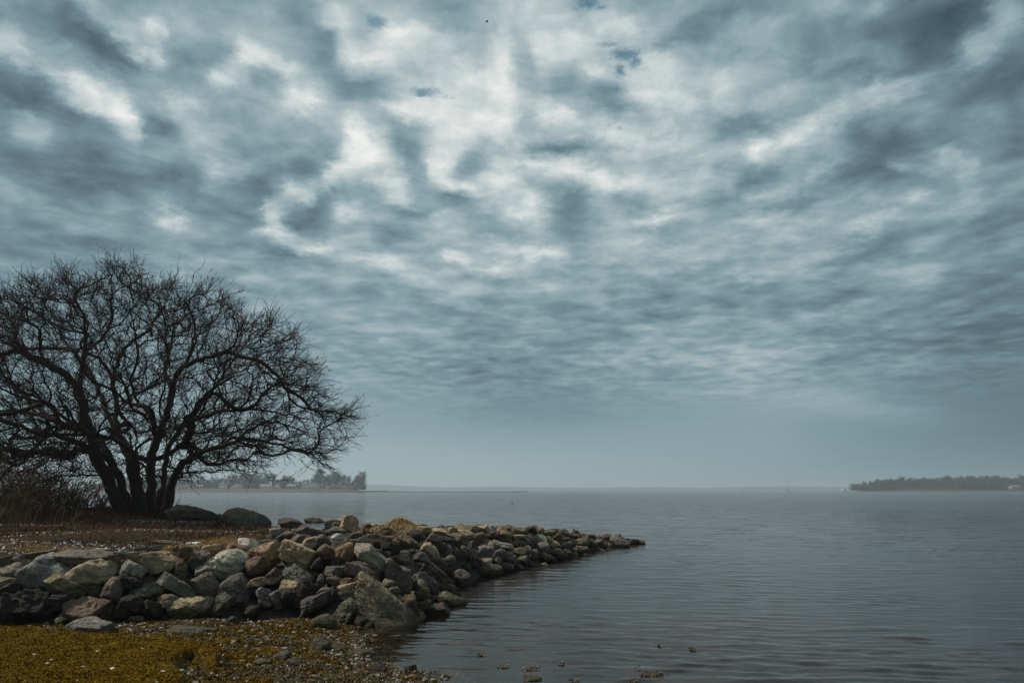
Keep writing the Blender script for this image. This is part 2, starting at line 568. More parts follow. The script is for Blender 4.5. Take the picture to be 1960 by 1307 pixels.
def rock_material():
    m, g, out = new_mat('weathered stone')
    oi = g.n('ShaderNodeObjectInfo')
    tc = g.n('ShaderNodeTexCoord')
    off = g.vm('ADD', tc.outputs['Object'], g.comb(g.m('MULTIPLY', oi.outputs['Random'], 37.0),
                                                   g.m('MULTIPLY', oi.outputs['Random'], 91.0), 0.0))
    big = g.noise(off, 4.0, 5.0, 0.6, 0.6)
    med = g.noise(off, 17.0, 6.0, 0.65)
    fine = g.noise(off, 90.0, 4.0, 0.7)
    strat_v = g.n('ShaderNodeMapping')
    g.t.links.new(off, strat_v.inputs[0])
    strat_v.inputs['Scale'].default_value = (1.6, 1.6, 16.0)
    strat_v.inputs['Rotation'].default_value = (0.3, 0.25, 0.4)
    strat = g.noise(strat_v.outputs[0], 1.6, 5.0, 0.6, 0.8)
    base = oi.outputs['Color']
    dark = g.mix(1.0, base, (0.35, 0.33, 0.33), 'MULTIPLY')
    light = g.mix(1.0, base, (1.5, 1.45, 1.35), 'MULTIPLY')
    f1 = g.rng(big, 0.32, 0.68)
    c = g.mix(f1, dark, base)
    c = g.mix(g.rng(med, 0.45, 0.75, 0.0, 0.75), c, light)
    c = g.mix(g.rng(strat, 0.35, 0.5, 0.55, 0.0), c, dark)
    # rust stains
    rn = g.noise(off, 6.5, 4.0, 0.6, 1.0)
    c = g.mix(g.rng(rn, 0.6, 0.72, 0.0, 0.35), c, (0.13, 0.062, 0.02))
    # lichen specks
    ln = g.noise(off, 28.0, 4.0, 0.75)
    lb = g.noise(off, 3.0, 2.0)
    lm = g.m('MULTIPLY', g.rng(ln, 0.6, 0.68), g.rng(lb, 0.48, 0.6))
    c = g.mix(g.m('MULTIPLY', lm, 0.6), c, (0.30, 0.30, 0.25))
    # coarse crystals
    gr = g.rng(fine, 0.35, 0.65, 0.65, 1.35)
    c = g.mix(1.0, c, g.comb(gr, gr, gr), 'MULTIPLY')
    # tide mark: weed and damp on everything close to the sea level
    geo = g.n('ShaderNodeNewGeometry')
    pz = g.sep(geo.outputs['Position'])[2]
    tn = g.m('ADD', pz, g.m('MULTIPLY', g.m('SUBTRACT', med, 0.5), 0.35))
    wet = g.rng(tn, 0.10, 0.28, 1.0, 0.0)
    weed = g.mix(g.rng(ln, 0.4, 0.6), (0.016, 0.013, 0.007), (0.045, 0.036, 0.012))
    c = g.mix(g.m('MULTIPLY', wet, 0.66), c, weed)
    b = g.n('ShaderNodeBsdfPrincipled')
    g.t.links.new(c, b.inputs['Base Color'])
    g.t.links.new(g.rng(wet, 0.0, 1.0, 0.88, 0.5), b.inputs['Roughness'])
    b.inputs['Specular IOR Level'].default_value = 0.12
    h = g.m('ADD', g.m('MULTIPLY', med, 0.085), g.m('ADD', g.m('MULTIPLY', fine, 0.012), g.m('MULTIPLY', strat, 0.05)))
    vo = g.voro(off, 5.5, 'DISTANCE_TO_EDGE')
    h = g.m('ADD', h, g.m('MULTIPLY', g.rng(vo, 0.0, 0.05), 0.008))
    bp = g.n('ShaderNodeBump')
    bp.inputs['Distance'].default_value = 1.0
    bp.inputs['Strength'].default_value = 1.0
    g.t.links.new(h, bp.inputs['Height'])
    g.t.links.new(bp.outputs[0], b.inputs['Normal'])
    g.t.links.new(b.outputs[0], out.inputs[0])
    return m


def ground_material():
    m, g, out = new_mat('shore ground')
    geo = g.n('ShaderNodeNewGeometry')
    P = geo.outputs['Position']
    zn = g.n('ShaderNodeAttribute')
    zn.attribute_name = 'bank'
    bank = zn.outputs['Fac']
    sd = g.n('ShaderNodeAttribute')
    sd.attribute_name = 'moss'
    moss = sd.outputs['Fac']
    n1 = g.noise(P, 2.2, 5.0, 0.6)
    n2 = g.noise(P, 14.0, 5.0, 0.65)
    n3 = g.noise(P, 70.0, 4.0, 0.7)
    # golden weed mat
    mossc = g.ramp(n2, [(0.3, (0.02, 0.011, 0.001)), (0.5, (0.075, 0.044, 0.002)), (0.7, (0.16, 0.097, 0.003))])
    muck = g.ramp(n3, [(0.3, (0.016, 0.013, 0.008)), (0.6, (0.06, 0.045, 0.025)), (0.8, (0.15, 0.12, 0.09))])
    mm = g.rng(g.m('ADD', moss, g.m('MULTIPLY', g.m('SUBTRACT', n2, 0.5), 1.6)), 0.35, 0.65)
    beach = g.mix(mm, muck, mossc)
    # bank: leaf litter, crushed shell, dry grass
    lit = g.ramp(n3, [(0.3, (0.010, 0.007, 0.005)), (0.5, (0.030, 0.018, 0.010)), (0.72, (0.08, 0.048, 0.027))])
    pv = g.n('ShaderNodeMapping')
    g.t.links.new(P, pv.inputs[0])
    pv.inputs['Scale'].default_value = (1.0, 1.0, 0.2)
    sh = g.voro(pv.outputs[0], 45.0)
    shell = g.m('MULTIPLY', g.rng(sh, 0.12, 0.22, 1.0, 0.0), g.rng(n1, 0.46, 0.62))
    lit = g.mix(g.m('MULTIPLY', shell, 0.4), lit, (0.42, 0.37, 0.36))
    c = g.mix(bank, beach, lit)
    b = g.n('ShaderNodeBsdfPrincipled')
    g.t.links.new(c, b.inputs['Base Color'])
    b.inputs['Roughness'].default_value = 0.9
    b.inputs['Specular IOR Level'].default_value = 0.04
    h = g.m('ADD', g.m('MULTIPLY', n2, 0.06), g.m('MULTIPLY', n3, 0.015))
    bp = g.n('ShaderNodeBump')
    bp.inputs['Distance'].default_value = 1.0
    g.t.links.new(h, bp.inputs['Height'])
    g.t.links.new(bp.outputs[0], b.inputs['Normal'])
    g.t.links.new(b.outputs[0], out.inputs[0])
    return m


def water_material():
    m, g, out = new_mat('sea water')
    geo = g.n('ShaderNodeNewGeometry')
    P = geo.outputs['Position']
    X, Y, Z = g.sep(P)
    dist = g.vm('LENGTH', P, out=1)
    at = g.n('ShaderNodeAttribute')
    at.attribute_name = 'depth'
    depth = at.outputs['Fac']

    def layer(rot, sx, sy, scale, detail, rough, dst=0.0):
        mp = g.n('ShaderNodeMapping')
        g.t.links.new(P, mp.inputs[0])
        mp.inputs['Rotation'].default_value = (0, 0, R(rot))
        mp.inputs['Scale'].default_value = (sx, sy, 1)
        return g.noise(mp.outputs[0], scale, detail, rough, dst)
    a = layer(14, 0.55, 3.2, 2.4, 2.0, 0.5, 0.4)      # ripples coming in to the shore
    b_ = layer(-9, 0.8, 3.0, 1.1, 3.0, 0.55, 0.5)
    c_ = layer(4, 0.35, 0.9, 0.8, 3.0, 0.5, 0.0)       # wind chop further out
    d_ = layer(0, 1.0, 2.6, 9.0, 2.0, 0.5, 0.0)
    gust = g.noise(P, 0.05, 3.0, 0.5)
    gustn = g.noise(P, 0.35, 2.0, 0.5)
    # the close waves are modelled; relief here is the finest ripple, and the chop too far off to model
    calm = g.rng(gustn, 0.35, 0.65, 0.45, 1.1)
    h = g.m('MULTIPLY', g.m('MULTIPLY', d_, 0.0035), calm)
    far = g.rng(dist, 14.0, 60.0, 0.0, 1.0)
    h = g.m('ADD', h, g.m('MULTIPLY', g.m('MULTIPLY', b_, 0.055), g.rng(dist, 12.0, 40.0)))
    h = g.m('ADD', h, g.m('MULTIPLY', g.m('MULTIPLY', c_, 0.13), far))
    e_ = layer(3, 0.42, 1.7, 1.15, 3.0, 0.5, 0.3)      # scattered steeper wavelets
    h = g.m('ADD', h, g.m('MULTIPLY', g.m('MULTIPLY', g.rng(e_, 0.56, 0.72), 0.055), g.rng(dist, 14.0, 30.0)))
    h = g.m('MULTIPLY', h, g.rng(gust, 0.3, 0.7, 0.75, 1.2))
    bp = g.n('ShaderNodeBump')
    bp.inputs['Distance'].default_value = 1.0
    bp.inputs['Strength'].default_value = 1.0
    g.t.links.new(h, bp.inputs['Height'])
    # far off only the wave faces turned to the viewer are seen, so the mean visible slope leans that way
    inc = g.vm('MULTIPLY', geo.outputs['Incoming'], (1.0, 1.0, 0.0))
    lean = g.rng(dist, 8.0, 70.0, 0.02, 0.05)
    nrm = g.vm('NORMALIZE', g.vm('ADD', bp.outputs[0], g.vm('SCALE', inc, lean)))
    fr = g.n('ShaderNodeFresnel')
    fr.inputs['IOR'].default_value = 1.33
    g.t.links.new(nrm, fr.inputs['Normal'])
    gl = g.n('ShaderNodeBsdfGlossy')
    gl.inputs['Color'].default_value = (0.97, 0.91, 0.885, 1)
    g.t.links.new(g.rng(dist, 10.0, 160.0, 0.02, 0.15), gl.inputs['Roughness'])
    g.t.links.new(nrm, gl.inputs['Normal'])
    body = g.n('ShaderNodeBsdfDiffuse')
    body.inputs['Color'].default_value = (0.022, 0.020, 0.020, 1)
    tr = g.n('ShaderNodeBsdfTransparent')
    tr.inputs['Color'].default_value = (0.62, 0.55, 0.42, 1)
    murk = g.rng(depth, 0.0, 0.42, 0.0, 1.0)
    mx = g.n('ShaderNodeMixShader')
    g.t.links.new(murk, mx.inputs[0])
    g.t.links.new(tr.outputs[0], mx.inputs[1])
    g.t.links.new(body.outputs[0], mx.inputs[2])
    mx2 = g.n('ShaderNodeMixShader')
    g.t.links.new(fr.outputs[0], mx2.inputs[0])
    g.t.links.new(mx.outputs[0], mx2.inputs[1])
    g.t.links.new(gl.outputs[0], mx2.inputs[2])
    g.t.links.new(mx2.outputs[0], out.inputs[0])
    return m


M_ROCK = rock_material()
M_GROUND = ground_material()
M_WATER = water_material()
M_RUBBLE = simple_mat('gap shade rubble', (0.03, 0.026, 0.022), 0.9, 0.5, 9.0, 0.05)  # near-black colour stands in for shade between the jetty stones
M_BARK = simple_mat('bark', (0.030, 0.023, 0.019), 0.9, 0.5, 14.0, 0.02)
M_TWIG = island_mat('twig bark', [(0.016, 0.010, 0.009), (0.036, 0.024, 0.020), (0.022, 0.014, 0.012)])
M_BRUSH = island_mat('brush stems', [(0.035, 0.021, 0.015), (0.13, 0.078, 0.05), (0.07, 0.042, 0.03), (0.19, 0.13, 0.07)])
M_STRAW = island_mat('dry straw', [(0.10, 0.055, 0.016), (0.24, 0.15, 0.05), (0.36, 0.24, 0.09), (0.17, 0.10, 0.03)])
M_HEAP = island_mat('orange straw', [(0.12, 0.07, 0.03), (0.38, 0.25, 0.11), (0.50, 0.36, 0.18)])
M_DRYGRASS = island_mat('brown dead grass', [(0.03, 0.016, 0.009), (0.10, 0.055, 0.028), (0.06, 0.032, 0.017), (0.17, 0.105, 0.05)])
M_WEED = island_mat('golden weed', [(0.016, 0.009, 0.001), (0.105, 0.056, 0.003), (0.205, 0.118, 0.007), (0.050, 0.029, 0.002), (0.13, 0.060, 0.006)], 0.85, 0.03)
M_WEED_DARK = island_mat('dark rockweed', [(0.018, 0.014, 0.004), (0.05, 0.035, 0.006), (0.09, 0.06, 0.010), (0.03, 0.022, 0.006)], 0.45, 0.5)
M_SHELL = island_mat('shell', [(0.10, 0.10, 0.12), (0.32, 0.31, 0.33), (0.62, 0.60, 0.58), (0.16, 0.15, 0.18)], 0.4, 0.4)
M_WHITE = simple_mat('weathered white', (0.62, 0.64, 0.64), 0.6, 0.1)

# ------------------------------------------------------------------ shape of the shore
FRONT_PX = [(-60, 1197, .15), (0, 1195, .15), (110, 1192, .15), (200, 1188, .15), (300, 1180, .15), (430, 1172, .14),
            (560, 1172, .12), (620, 1192, .05), (700, 1200, .0), (800, 1196, 0), (862, 1150, 0), (880, 1128, 0),
            (935, 1107, 0), (1010, 1087, 0), (1090, 1071, 0), (1150, 1053, 0), (1200, 1047, 0)]
FRONT = [on_z(*p)[:2] for p in FRONT_PX]
BACK = [(4.6, 24.4), (2.9, 24.6), (0.7, 22.8), (-0.9, 21.2), (-3.3, 19.7), (-6.0, 19.0), (-6.8, 17.0), (-6.0, 14.6),
        (-5.3, 13.2), (-4.7, 12.0), (-6.0, 11.2), (-18, 11.3)]
PILE = [(-18, 9.2)] + [tuple(p) for p in FRONT] + BACK
WL = [on_z(*p)[:2] for p in [(640, 1206, 0), (652, 1222, 0), (668, 1240, 0), (690, 1258, 0), (722, 1276, 0), (765, 1290, 0), (815, 1306, 0)]]
DRY = [(-90, 9.6), (-5, 10.2)] + [tuple(WL[0] + np.array([0.1, .5]))] + [tuple(p) for p in WL] + \
      [(-0.2, 5.6), (1.5, 4.4), (4, 2.5), (9, -3), (14, -20), (-90, -20)]
BANK = [(-90, 10.1), (-5.2, 10.1), (-4.6, 10.8), (-4.2, 12.5), (-4.6, 14.5), (-4.6, 17.4), (-6.2, 19.4), (-8.2, 22.0),
        (-10.2, 25.4), (-16, 27.6), (-30, 29.5), (-90, 33)]
LEDGE = [on_z(x, y, .2)[:2] for x, y in [(-80, 1212), (120, 1222), (300, 1232), (410, 1236), (436, 1247), (424, 1260),
                                         (398, 1262), (370, 1250), (348, 1258), (335, 1280), (352, 1312), (340, 1345), (-80, 1380)]]


def pile_top(y):
    return np.interp(y, [8, 11, 17, 19, 21, 22.6, 23.6, 24.4], [.84, .9, .90, .88, .66, .46, .32, .12])


def base_h(x, y):
    d = sd_poly(x, y, DRY)
    z = np.where(d > 0, np.minimum(0.17, 0.085 * d), np.maximum(-2.2, 0.10 * d - 0.0))
    p3 = np.stack([x, y, np.zeros_like(x)], -1)
    z = z + 0.025 * vnoise(p3 * 1.7, 3) + 0.012 * vnoise(p3 * 6.0, 5) + 0.011 * vnoise(p3 * 13.0, 7) * (np.abs(x) < 9)
    dl = sd_poly(x + 0.05 * vnoise(p3 * 5, 9), y + 0.05 * vnoise(p3 * 5, 11), LEDGE)
    z = z + 0.11 * sstep(dl, -0.01, 0.04)
    return z


def bank_h(x, y):
    d = sd_poly(x, y, BANK)
    p3 = np.stack([x, y, np.zeros_like(x)], -1)
    z = 0.82 * sstep(d, -0.5, 0.6) + 0.10 * sstep(d, 1.2, 7.0)
    z = z + 0.30 * np.exp(-((x + 14.5) / 4.2) ** 2 - ((y - 23.5) / 3.0) ** 2)
    z = z + 0.05 * vnoise(p3 * 0.8, 21) * sstep(d, 0.2, 1.5) + 0.02 * vnoise(p3 * 4, 22)
    return np.where(d > -0.5, z, -5)


def pile_h(x, y):
    d = sd_poly(x, y, PILE)
    sl = 1.15
    return np.where(d > 0, np.minimum(d * sl, pile_top(y) + 0.02 * d), -5)


def land_h(x, y):
    return np.maximum(base_h(x, y), bank_h(x, y))


def top_h(x, y):
    return np.maximum(land_h(x, y), pile_h(x, y))


def graded(a, b, core0, core1, step, far_growth=1.12, maxstep=200.0):
    """coordinates, fine in [core0, core1], growing outwards to a and b"""
    xs = list(np.arange(core0, core1 + 1e-6, step))
    s, v = step, xs[-1]
    while v < b:
        s = min(s * far_growth, maxstep)
        v += s
        xs.append(min(v, b))
    s, v, left = step, xs[0], []
    while v > a:
        s = min(s * far_growth, maxstep)
        v -= s
        left.append(max(v, a))
    return np.array(left[::-1] + xs)


def grid_mesh(name, xs, ys, zf, attr=None):
    XX, YY = np.meshgrid(xs, ys)
    ZZ = zf(XX, YY)
    v = np.stack([XX, YY, ZZ], -1).reshape(-1, 3)
    nx, ny = len(xs), len(ys)
    i = (np.arange(ny - 1)[:, None] * nx + np.arange(nx - 1)[None, :]).ravel()
    q = np.stack([i, i + 1, i + nx + 1, i + nx], -1)
    at = {k: f(XX, YY).ravel() for k, f in (attr or {}).items()}
    return mesh_from(name, v, quads=q, attr=at)


EXT = 4200.0


def moss_amount(x, y):
    p3 = np.stack([x, y, np.zeros_like(x)], -1)
    dl = sd_poly(x, y, LEDGE)
    d = sd_poly(x, y, DRY)
    return np.clip(0.56 + 0.35 * sstep(dl, -0.1, 0.2) - 0.18 * sstep(x, -3.5, -1.6) + 0.25 * vnoise(p3 * 1.3, 31), 0, 1) * sstep(d, -0.6, 0.1)


def bank_mask(x, y):
    return sstep(bank_h(x, y) - base_h(x, y), 0.05, 0.3)


gx = graded(-EXT, EXT, -8.0, 1.6, 0.04, 1.05)
gy = graded(-EXT, EXT, 5.2, 10.6, 0.035, 1.03)
link('ground', grid_mesh('ground', gx, gy, land_h, {'bank': bank_mask, 'moss': moss_amount}), M_GROUND, kind='structure')

wx = graded(-EXT, EXT, -4.5, 9.0, 0.055, 1.022, 150.0)
wy = graded(-EXT, EXT, 5.6, 9.0, 0.032, 1.0065, 150.0)


def sea_h(x, y):
    """small real waves: many short crests coming in to the shore, only where the sheet is fine enough to carry them"""
    r_ = np.random.default_rng(3)
    gxs = np.gradient(wx)[None, :] * np.ones_like(y)
    gys = np.gradient(wy)[:, None] * np.ones_like(x)
    p3 = np.stack([x, y, x * 0], -1)
    inside = (np.abs(x) < 90) & (y > 0) & (y < 160)
    z = np.zeros_like(x)
    xi, yi = x[inside], y[inside]
    pi = p3[inside]
    m1 = .75 + .7 * vnoise(pi * .23, 101)
    m2 = .75 + .7 * vnoise(pi * .5, 103)
    wob = vnoise(pi * .35, 105) * .55 + vnoise(pi * 1.1, 106) * .16
    zz = np.zeros(len(xi))
    for k in range(46):
        lam = .13 * (6.5 ** ((k / 45.0) ** 1.25))
        th = R(r_.normal(-97 if lam < .6 else -84, 13 if lam < .6 else 22))
        kk = 2 * math.pi / lam
        kx_, ky_ = math.cos(th) * kk, math.sin(th) * kk
        ph = kx_ * xi + ky_ * yi + r_.uniform(0, 6.28) + wob * min(6, 1.2 / lam)
        slope = .032 if lam < .3 else .020 if lam < .5 else .010
        fade = sstep(lam / np.maximum(gys[inside] * abs(math.sin(th)), gxs[inside] * abs(math.cos(th)) + 1e-6), 3.0, 6.0)
        env = (m1 if k % 2 else m2)
        c = np.cos(ph)
        zz += slope / kk * (c + .18 * np.cos(2 * ph)) * fade * env
    d = sd_poly(xi, yi, DRY)
    zz *= .25 + .75 * sstep(-d, 0.0, 1.6)
    z[inside] = zz
    return z


link('water', grid_mesh('water', wx, wy, sea_h, {'depth': lambda x, y: np.maximum(0, -land_h(x, y))}), M_WATER, kind='structure')


def ray_hit(px, py, fn=top_h):
    r = ray(px, py)
    k = np.arange(5.0, 45.0, 0.02) / r[1]
    p = r[None, :] * k[:, None] + np.array([0, 0, EYE])
    dz = p[:, 2] - np.maximum(fn(p[:, 0], p[:, 1]), 0.0)
    hit = np.nonzero(dz < 0)[0]
    if len(hit):
        return p[hit[0]], True
    for q in range(1, 60):           # the outline stands above the ground behind it: rest it on the ground just below
        r2 = ray(px, py + q)
        k2 = np.arange(5.0, 32.0, 0.02) / r2[1]
        p2 = r2[None, :] * k2[:, None] + np.array([0, 0, EYE])
        h2 = fn(p2[:, 0], p2[:, 1])
        hit = np.nonzero((p2[:, 2] < h2) & (h2 > -0.02))[0]
        if len(hit):
            return on_y(px, py, p2[hit[0]][1] - .35), False
    m = (p[:, 1] < 30)
    j = np.argmin(np.where(m, dz, 9))
    return p[j], False


# ------------------------------------------------------------------ rocks
def ico(sub):
    t = (1 + 5 ** .5) / 2
    v = [(-1, t, 0), (1, t, 0), (-1, -t, 0), (1, -t, 0), (0, -1, t), (0, 1, t), (0, -1, -t), (0, 1, -t), (t, 0, -1), (t, 0, 1), (-t, 0, -1), (-t, 0, 1)]
    f = [(0, 11, 5), (0, 5, 1), (0, 1, 7), (0, 7, 10), (0, 10, 11), (1, 5, 9), (5, 11, 4), (11, 10, 2), (10, 7, 6), (7, 1, 8),
         (3, 9, 4), (3, 4, 2), (3, 2, 6), (3, 6, 8), (3, 8, 9), (4, 9, 5), (2, 4, 11), (6, 2, 10), (8, 6, 7), (9, 8, 1)]
    v = [np.array(p) / np.linalg.norm(p) for p in v]
    for _ in range(sub):
        cache, nf = {}, []

        def mid(a, b):
            k = (min(a, b), max(a, b))
            if k not in cache:
                p = v[a] + v[b]
                v.append(p / np.linalg.norm(p))
                cache[k] = len(v) - 1
            return cache[k]
        for a, b, c in f:
            ab, bc, ca = mid(a, b), mid(b, c), mid(c, a)
            nf += [(a, ab, ca), (b, bc, ab), (c, ca, bc), (ab, bc, ca)]
        f = nf
    return np.array(v), np.array(f)


ICO = {s: ico(s) for s in (1, 2, 3, 4)}


def rock_verts(seed, sub, w, dp, h, kind='angular', rough=1.0):
    """stone of real size w x dp x h, made as an irregular faceted solid, then weathered"""
    r_ = np.random.default_rng(seed)
    d, f = ICO[sub]
    nrm = r_.normal(size=({'round': 18, 'smooth': 12}.get(kind, 12), 3))
    if kind == 'slab':
        nrm[:, 2] *= 0.55
    nrm /= np.linalg.norm(nrm, axis=1)[:, None]
    extra = np.array([[0, 0, 1.0], [0, 0, -1.0]])
    hh = r_.uniform(0.6, 1.0, len(nrm))
    if kind == 'round':
        hh = r_.uniform(0.84, 1.0, len(nrm))
    if kind == 'slab':
        tilt = r_.normal(scale=.08, size=(2, 3))
        ex = extra + tilt
        ex /= np.linalg.norm(ex, axis=1)[:, None]
        nrm = np.vstack([nrm, ex])
        hh = np.append(hh, [0.5, 0.5])
    p = {'angular': 70, 'slab': 70, 'round': 11, 'smooth': 18}.get(kind, 24)
    dn = np.maximum(d @ nrm.T, 0) / hh[None, :]
    rad = (np.sum(dn ** p, axis=1) + (0.92 if kind == 'round' else 0.8) ** p) ** (-1.0 / p)
    v = d * rad[:, None]
    v -= (v.max(0) + v.min(0)) / 2
    v /= (v.max(0) - v.min(0))
    v *= np.array([w, dp, h])
    size = (w * dp * h) ** (1 / 3)
    amp = {'round': 0.5, 'smooth': 0.7}.get(kind, 1.0) * rough
    q = v / size
    nn = fbm(q * 2.0, 2, seed % 97) * 0.06 - np.abs(fbm(q * 5, 3, seed % 89)) * 0.055 + fbm(q * 13, 2, seed % 83) * 0.012
    if sub >= 3:
        lay = vnoise(np.stack([q[:, 0] * 1.5, q[:, 1] * 1.5, q[:, 2] * 9 + q[:, 0] * 1.5], -1), seed % 71)
        nn = nn + np.abs(lay) * 0.05
    dirs = v / (np.linalg.norm(v, axis=1)[:, None] + 1e-9)
    v = v + dirs * (nn * size * amp)[:, None]
    return v, f


COLS = {
    'g': (0.29, 0.262, 0.23),     # cool grey
    'l': (0.60, 0.545, 0.48),      # pale granite
    't': (0.40, 0.305, 0.20),      # tan
    'o': (0.37, 0.25, 0.155),      # rusty orange
    'b': (0.20, 0.150, 0.108),     # brown
    'd': (0.060, 0.053, 0.046),    # dark stone, deepened further to paint in shadow
    'p': (0.185, 0.155, 0.138),    # purple brown
    'm': (0.165, 0.145, 0.098),    # mossy
    'k': (0.172, 0.150, 0.125),    # dull grey
}
# (zx, zy, w, h, tilt, colour, kind) in three sets of close-up coordinates
SET_A = (0, 940, 3.562, [
    (300, 562, 330, 270, -4, 'g', 'smooth'), (110, 540, 230, 150, -8, 'g', 'smooth'), (40, 468, 130, 80, 0, 'k', 'angular'),
    (130, 462, 80, 62, 0, 'k', 'round'), (275, 432, 190, 50, 4, 'k', 'slab'), (590, 455, 430, 105, -4, 'k', 'angular'),
    (640, 552, 330, 175, 6, 't', 'angular'), (505, 655, 400, 90, -24, 'b', 'slab'), (765, 690, 150, 190, -15, 'p', 'angular'),
    (905, 545, 160, 110, -32, 'g', 'slab'), (1055, 492, 300, 160, -4, 't', 'smooth'), (1135, 368, 200, 64, -8, 'k', 'slab'),
    (1210, 420, 190, 130, 0, 'b', 'angular'), (1015, 402, 200, 62, 4, 'k', 'slab'), (920, 432, 150, 42, 0, 't', 'slab'),
    (1520, 492, 325, 215, -14, 'l', 'angular'), (1610, 388, 150, 64, -6, 'b', 'smooth'),
    (1440, 390, 130, 50, 6, 't', 'slab'), (1370, 435, 130, 74, 0, 'k', 'angular'), (1385, 548, 115, 92, 20, 'g', 'smooth'),
    (1232, 540, 84, 180, 4, 'b', 'angular'), (1010, 676, 225, 112, -6, 'm', 'angular'), (1240, 652, 330, 84, -28, 'k', 'slab'),
    (1405, 640, 250, 170, -30, 'k', 'smooth'), (1310, 802, 335, 155, -4, 't', 'angular'), (1495, 785, 165, 190, -50, 'k', 'angular'),
    (205, 800, 390, 250, -22, 'd', 'angular'), (70, 815, 140, 250, 0, 'd', 'angular'), (55, 612, 150, 62, -6, 't', 'slab'),
    (60, 672, 150, 90, 0, 'd', 'angular'), (610, 812, 330, 165, -8, 'b', 'angular'), (450, 850, 150, 85, 20, 'k', 'angular'),
    (1145, 742, 140, 82, 10, 'b', 'smooth'), (890, 790, 240, 170, 0, 'd', 'angular'), (930, 872, 95, 40, 0, 'k', 'slab'),
    (880, 612, 200, 110, -20, 'd', 'angular'), (490, 412, 150, 40, 6, 'k', 'slab'), (705, 405, 110, 34, 0, 'l', 'slab'),
    (830, 432, 72, 66, 0, 'g', 'angular'), (420, 760, 180, 120, 0, 'd', 'angular'), (1050, 800, 160, 130, 0, 'd', 'angular'),
    (330, 480, 100, 70, 0, 'k', 'angular'), (760, 460, 130, 70, -20, 'b', 'angular'),
])
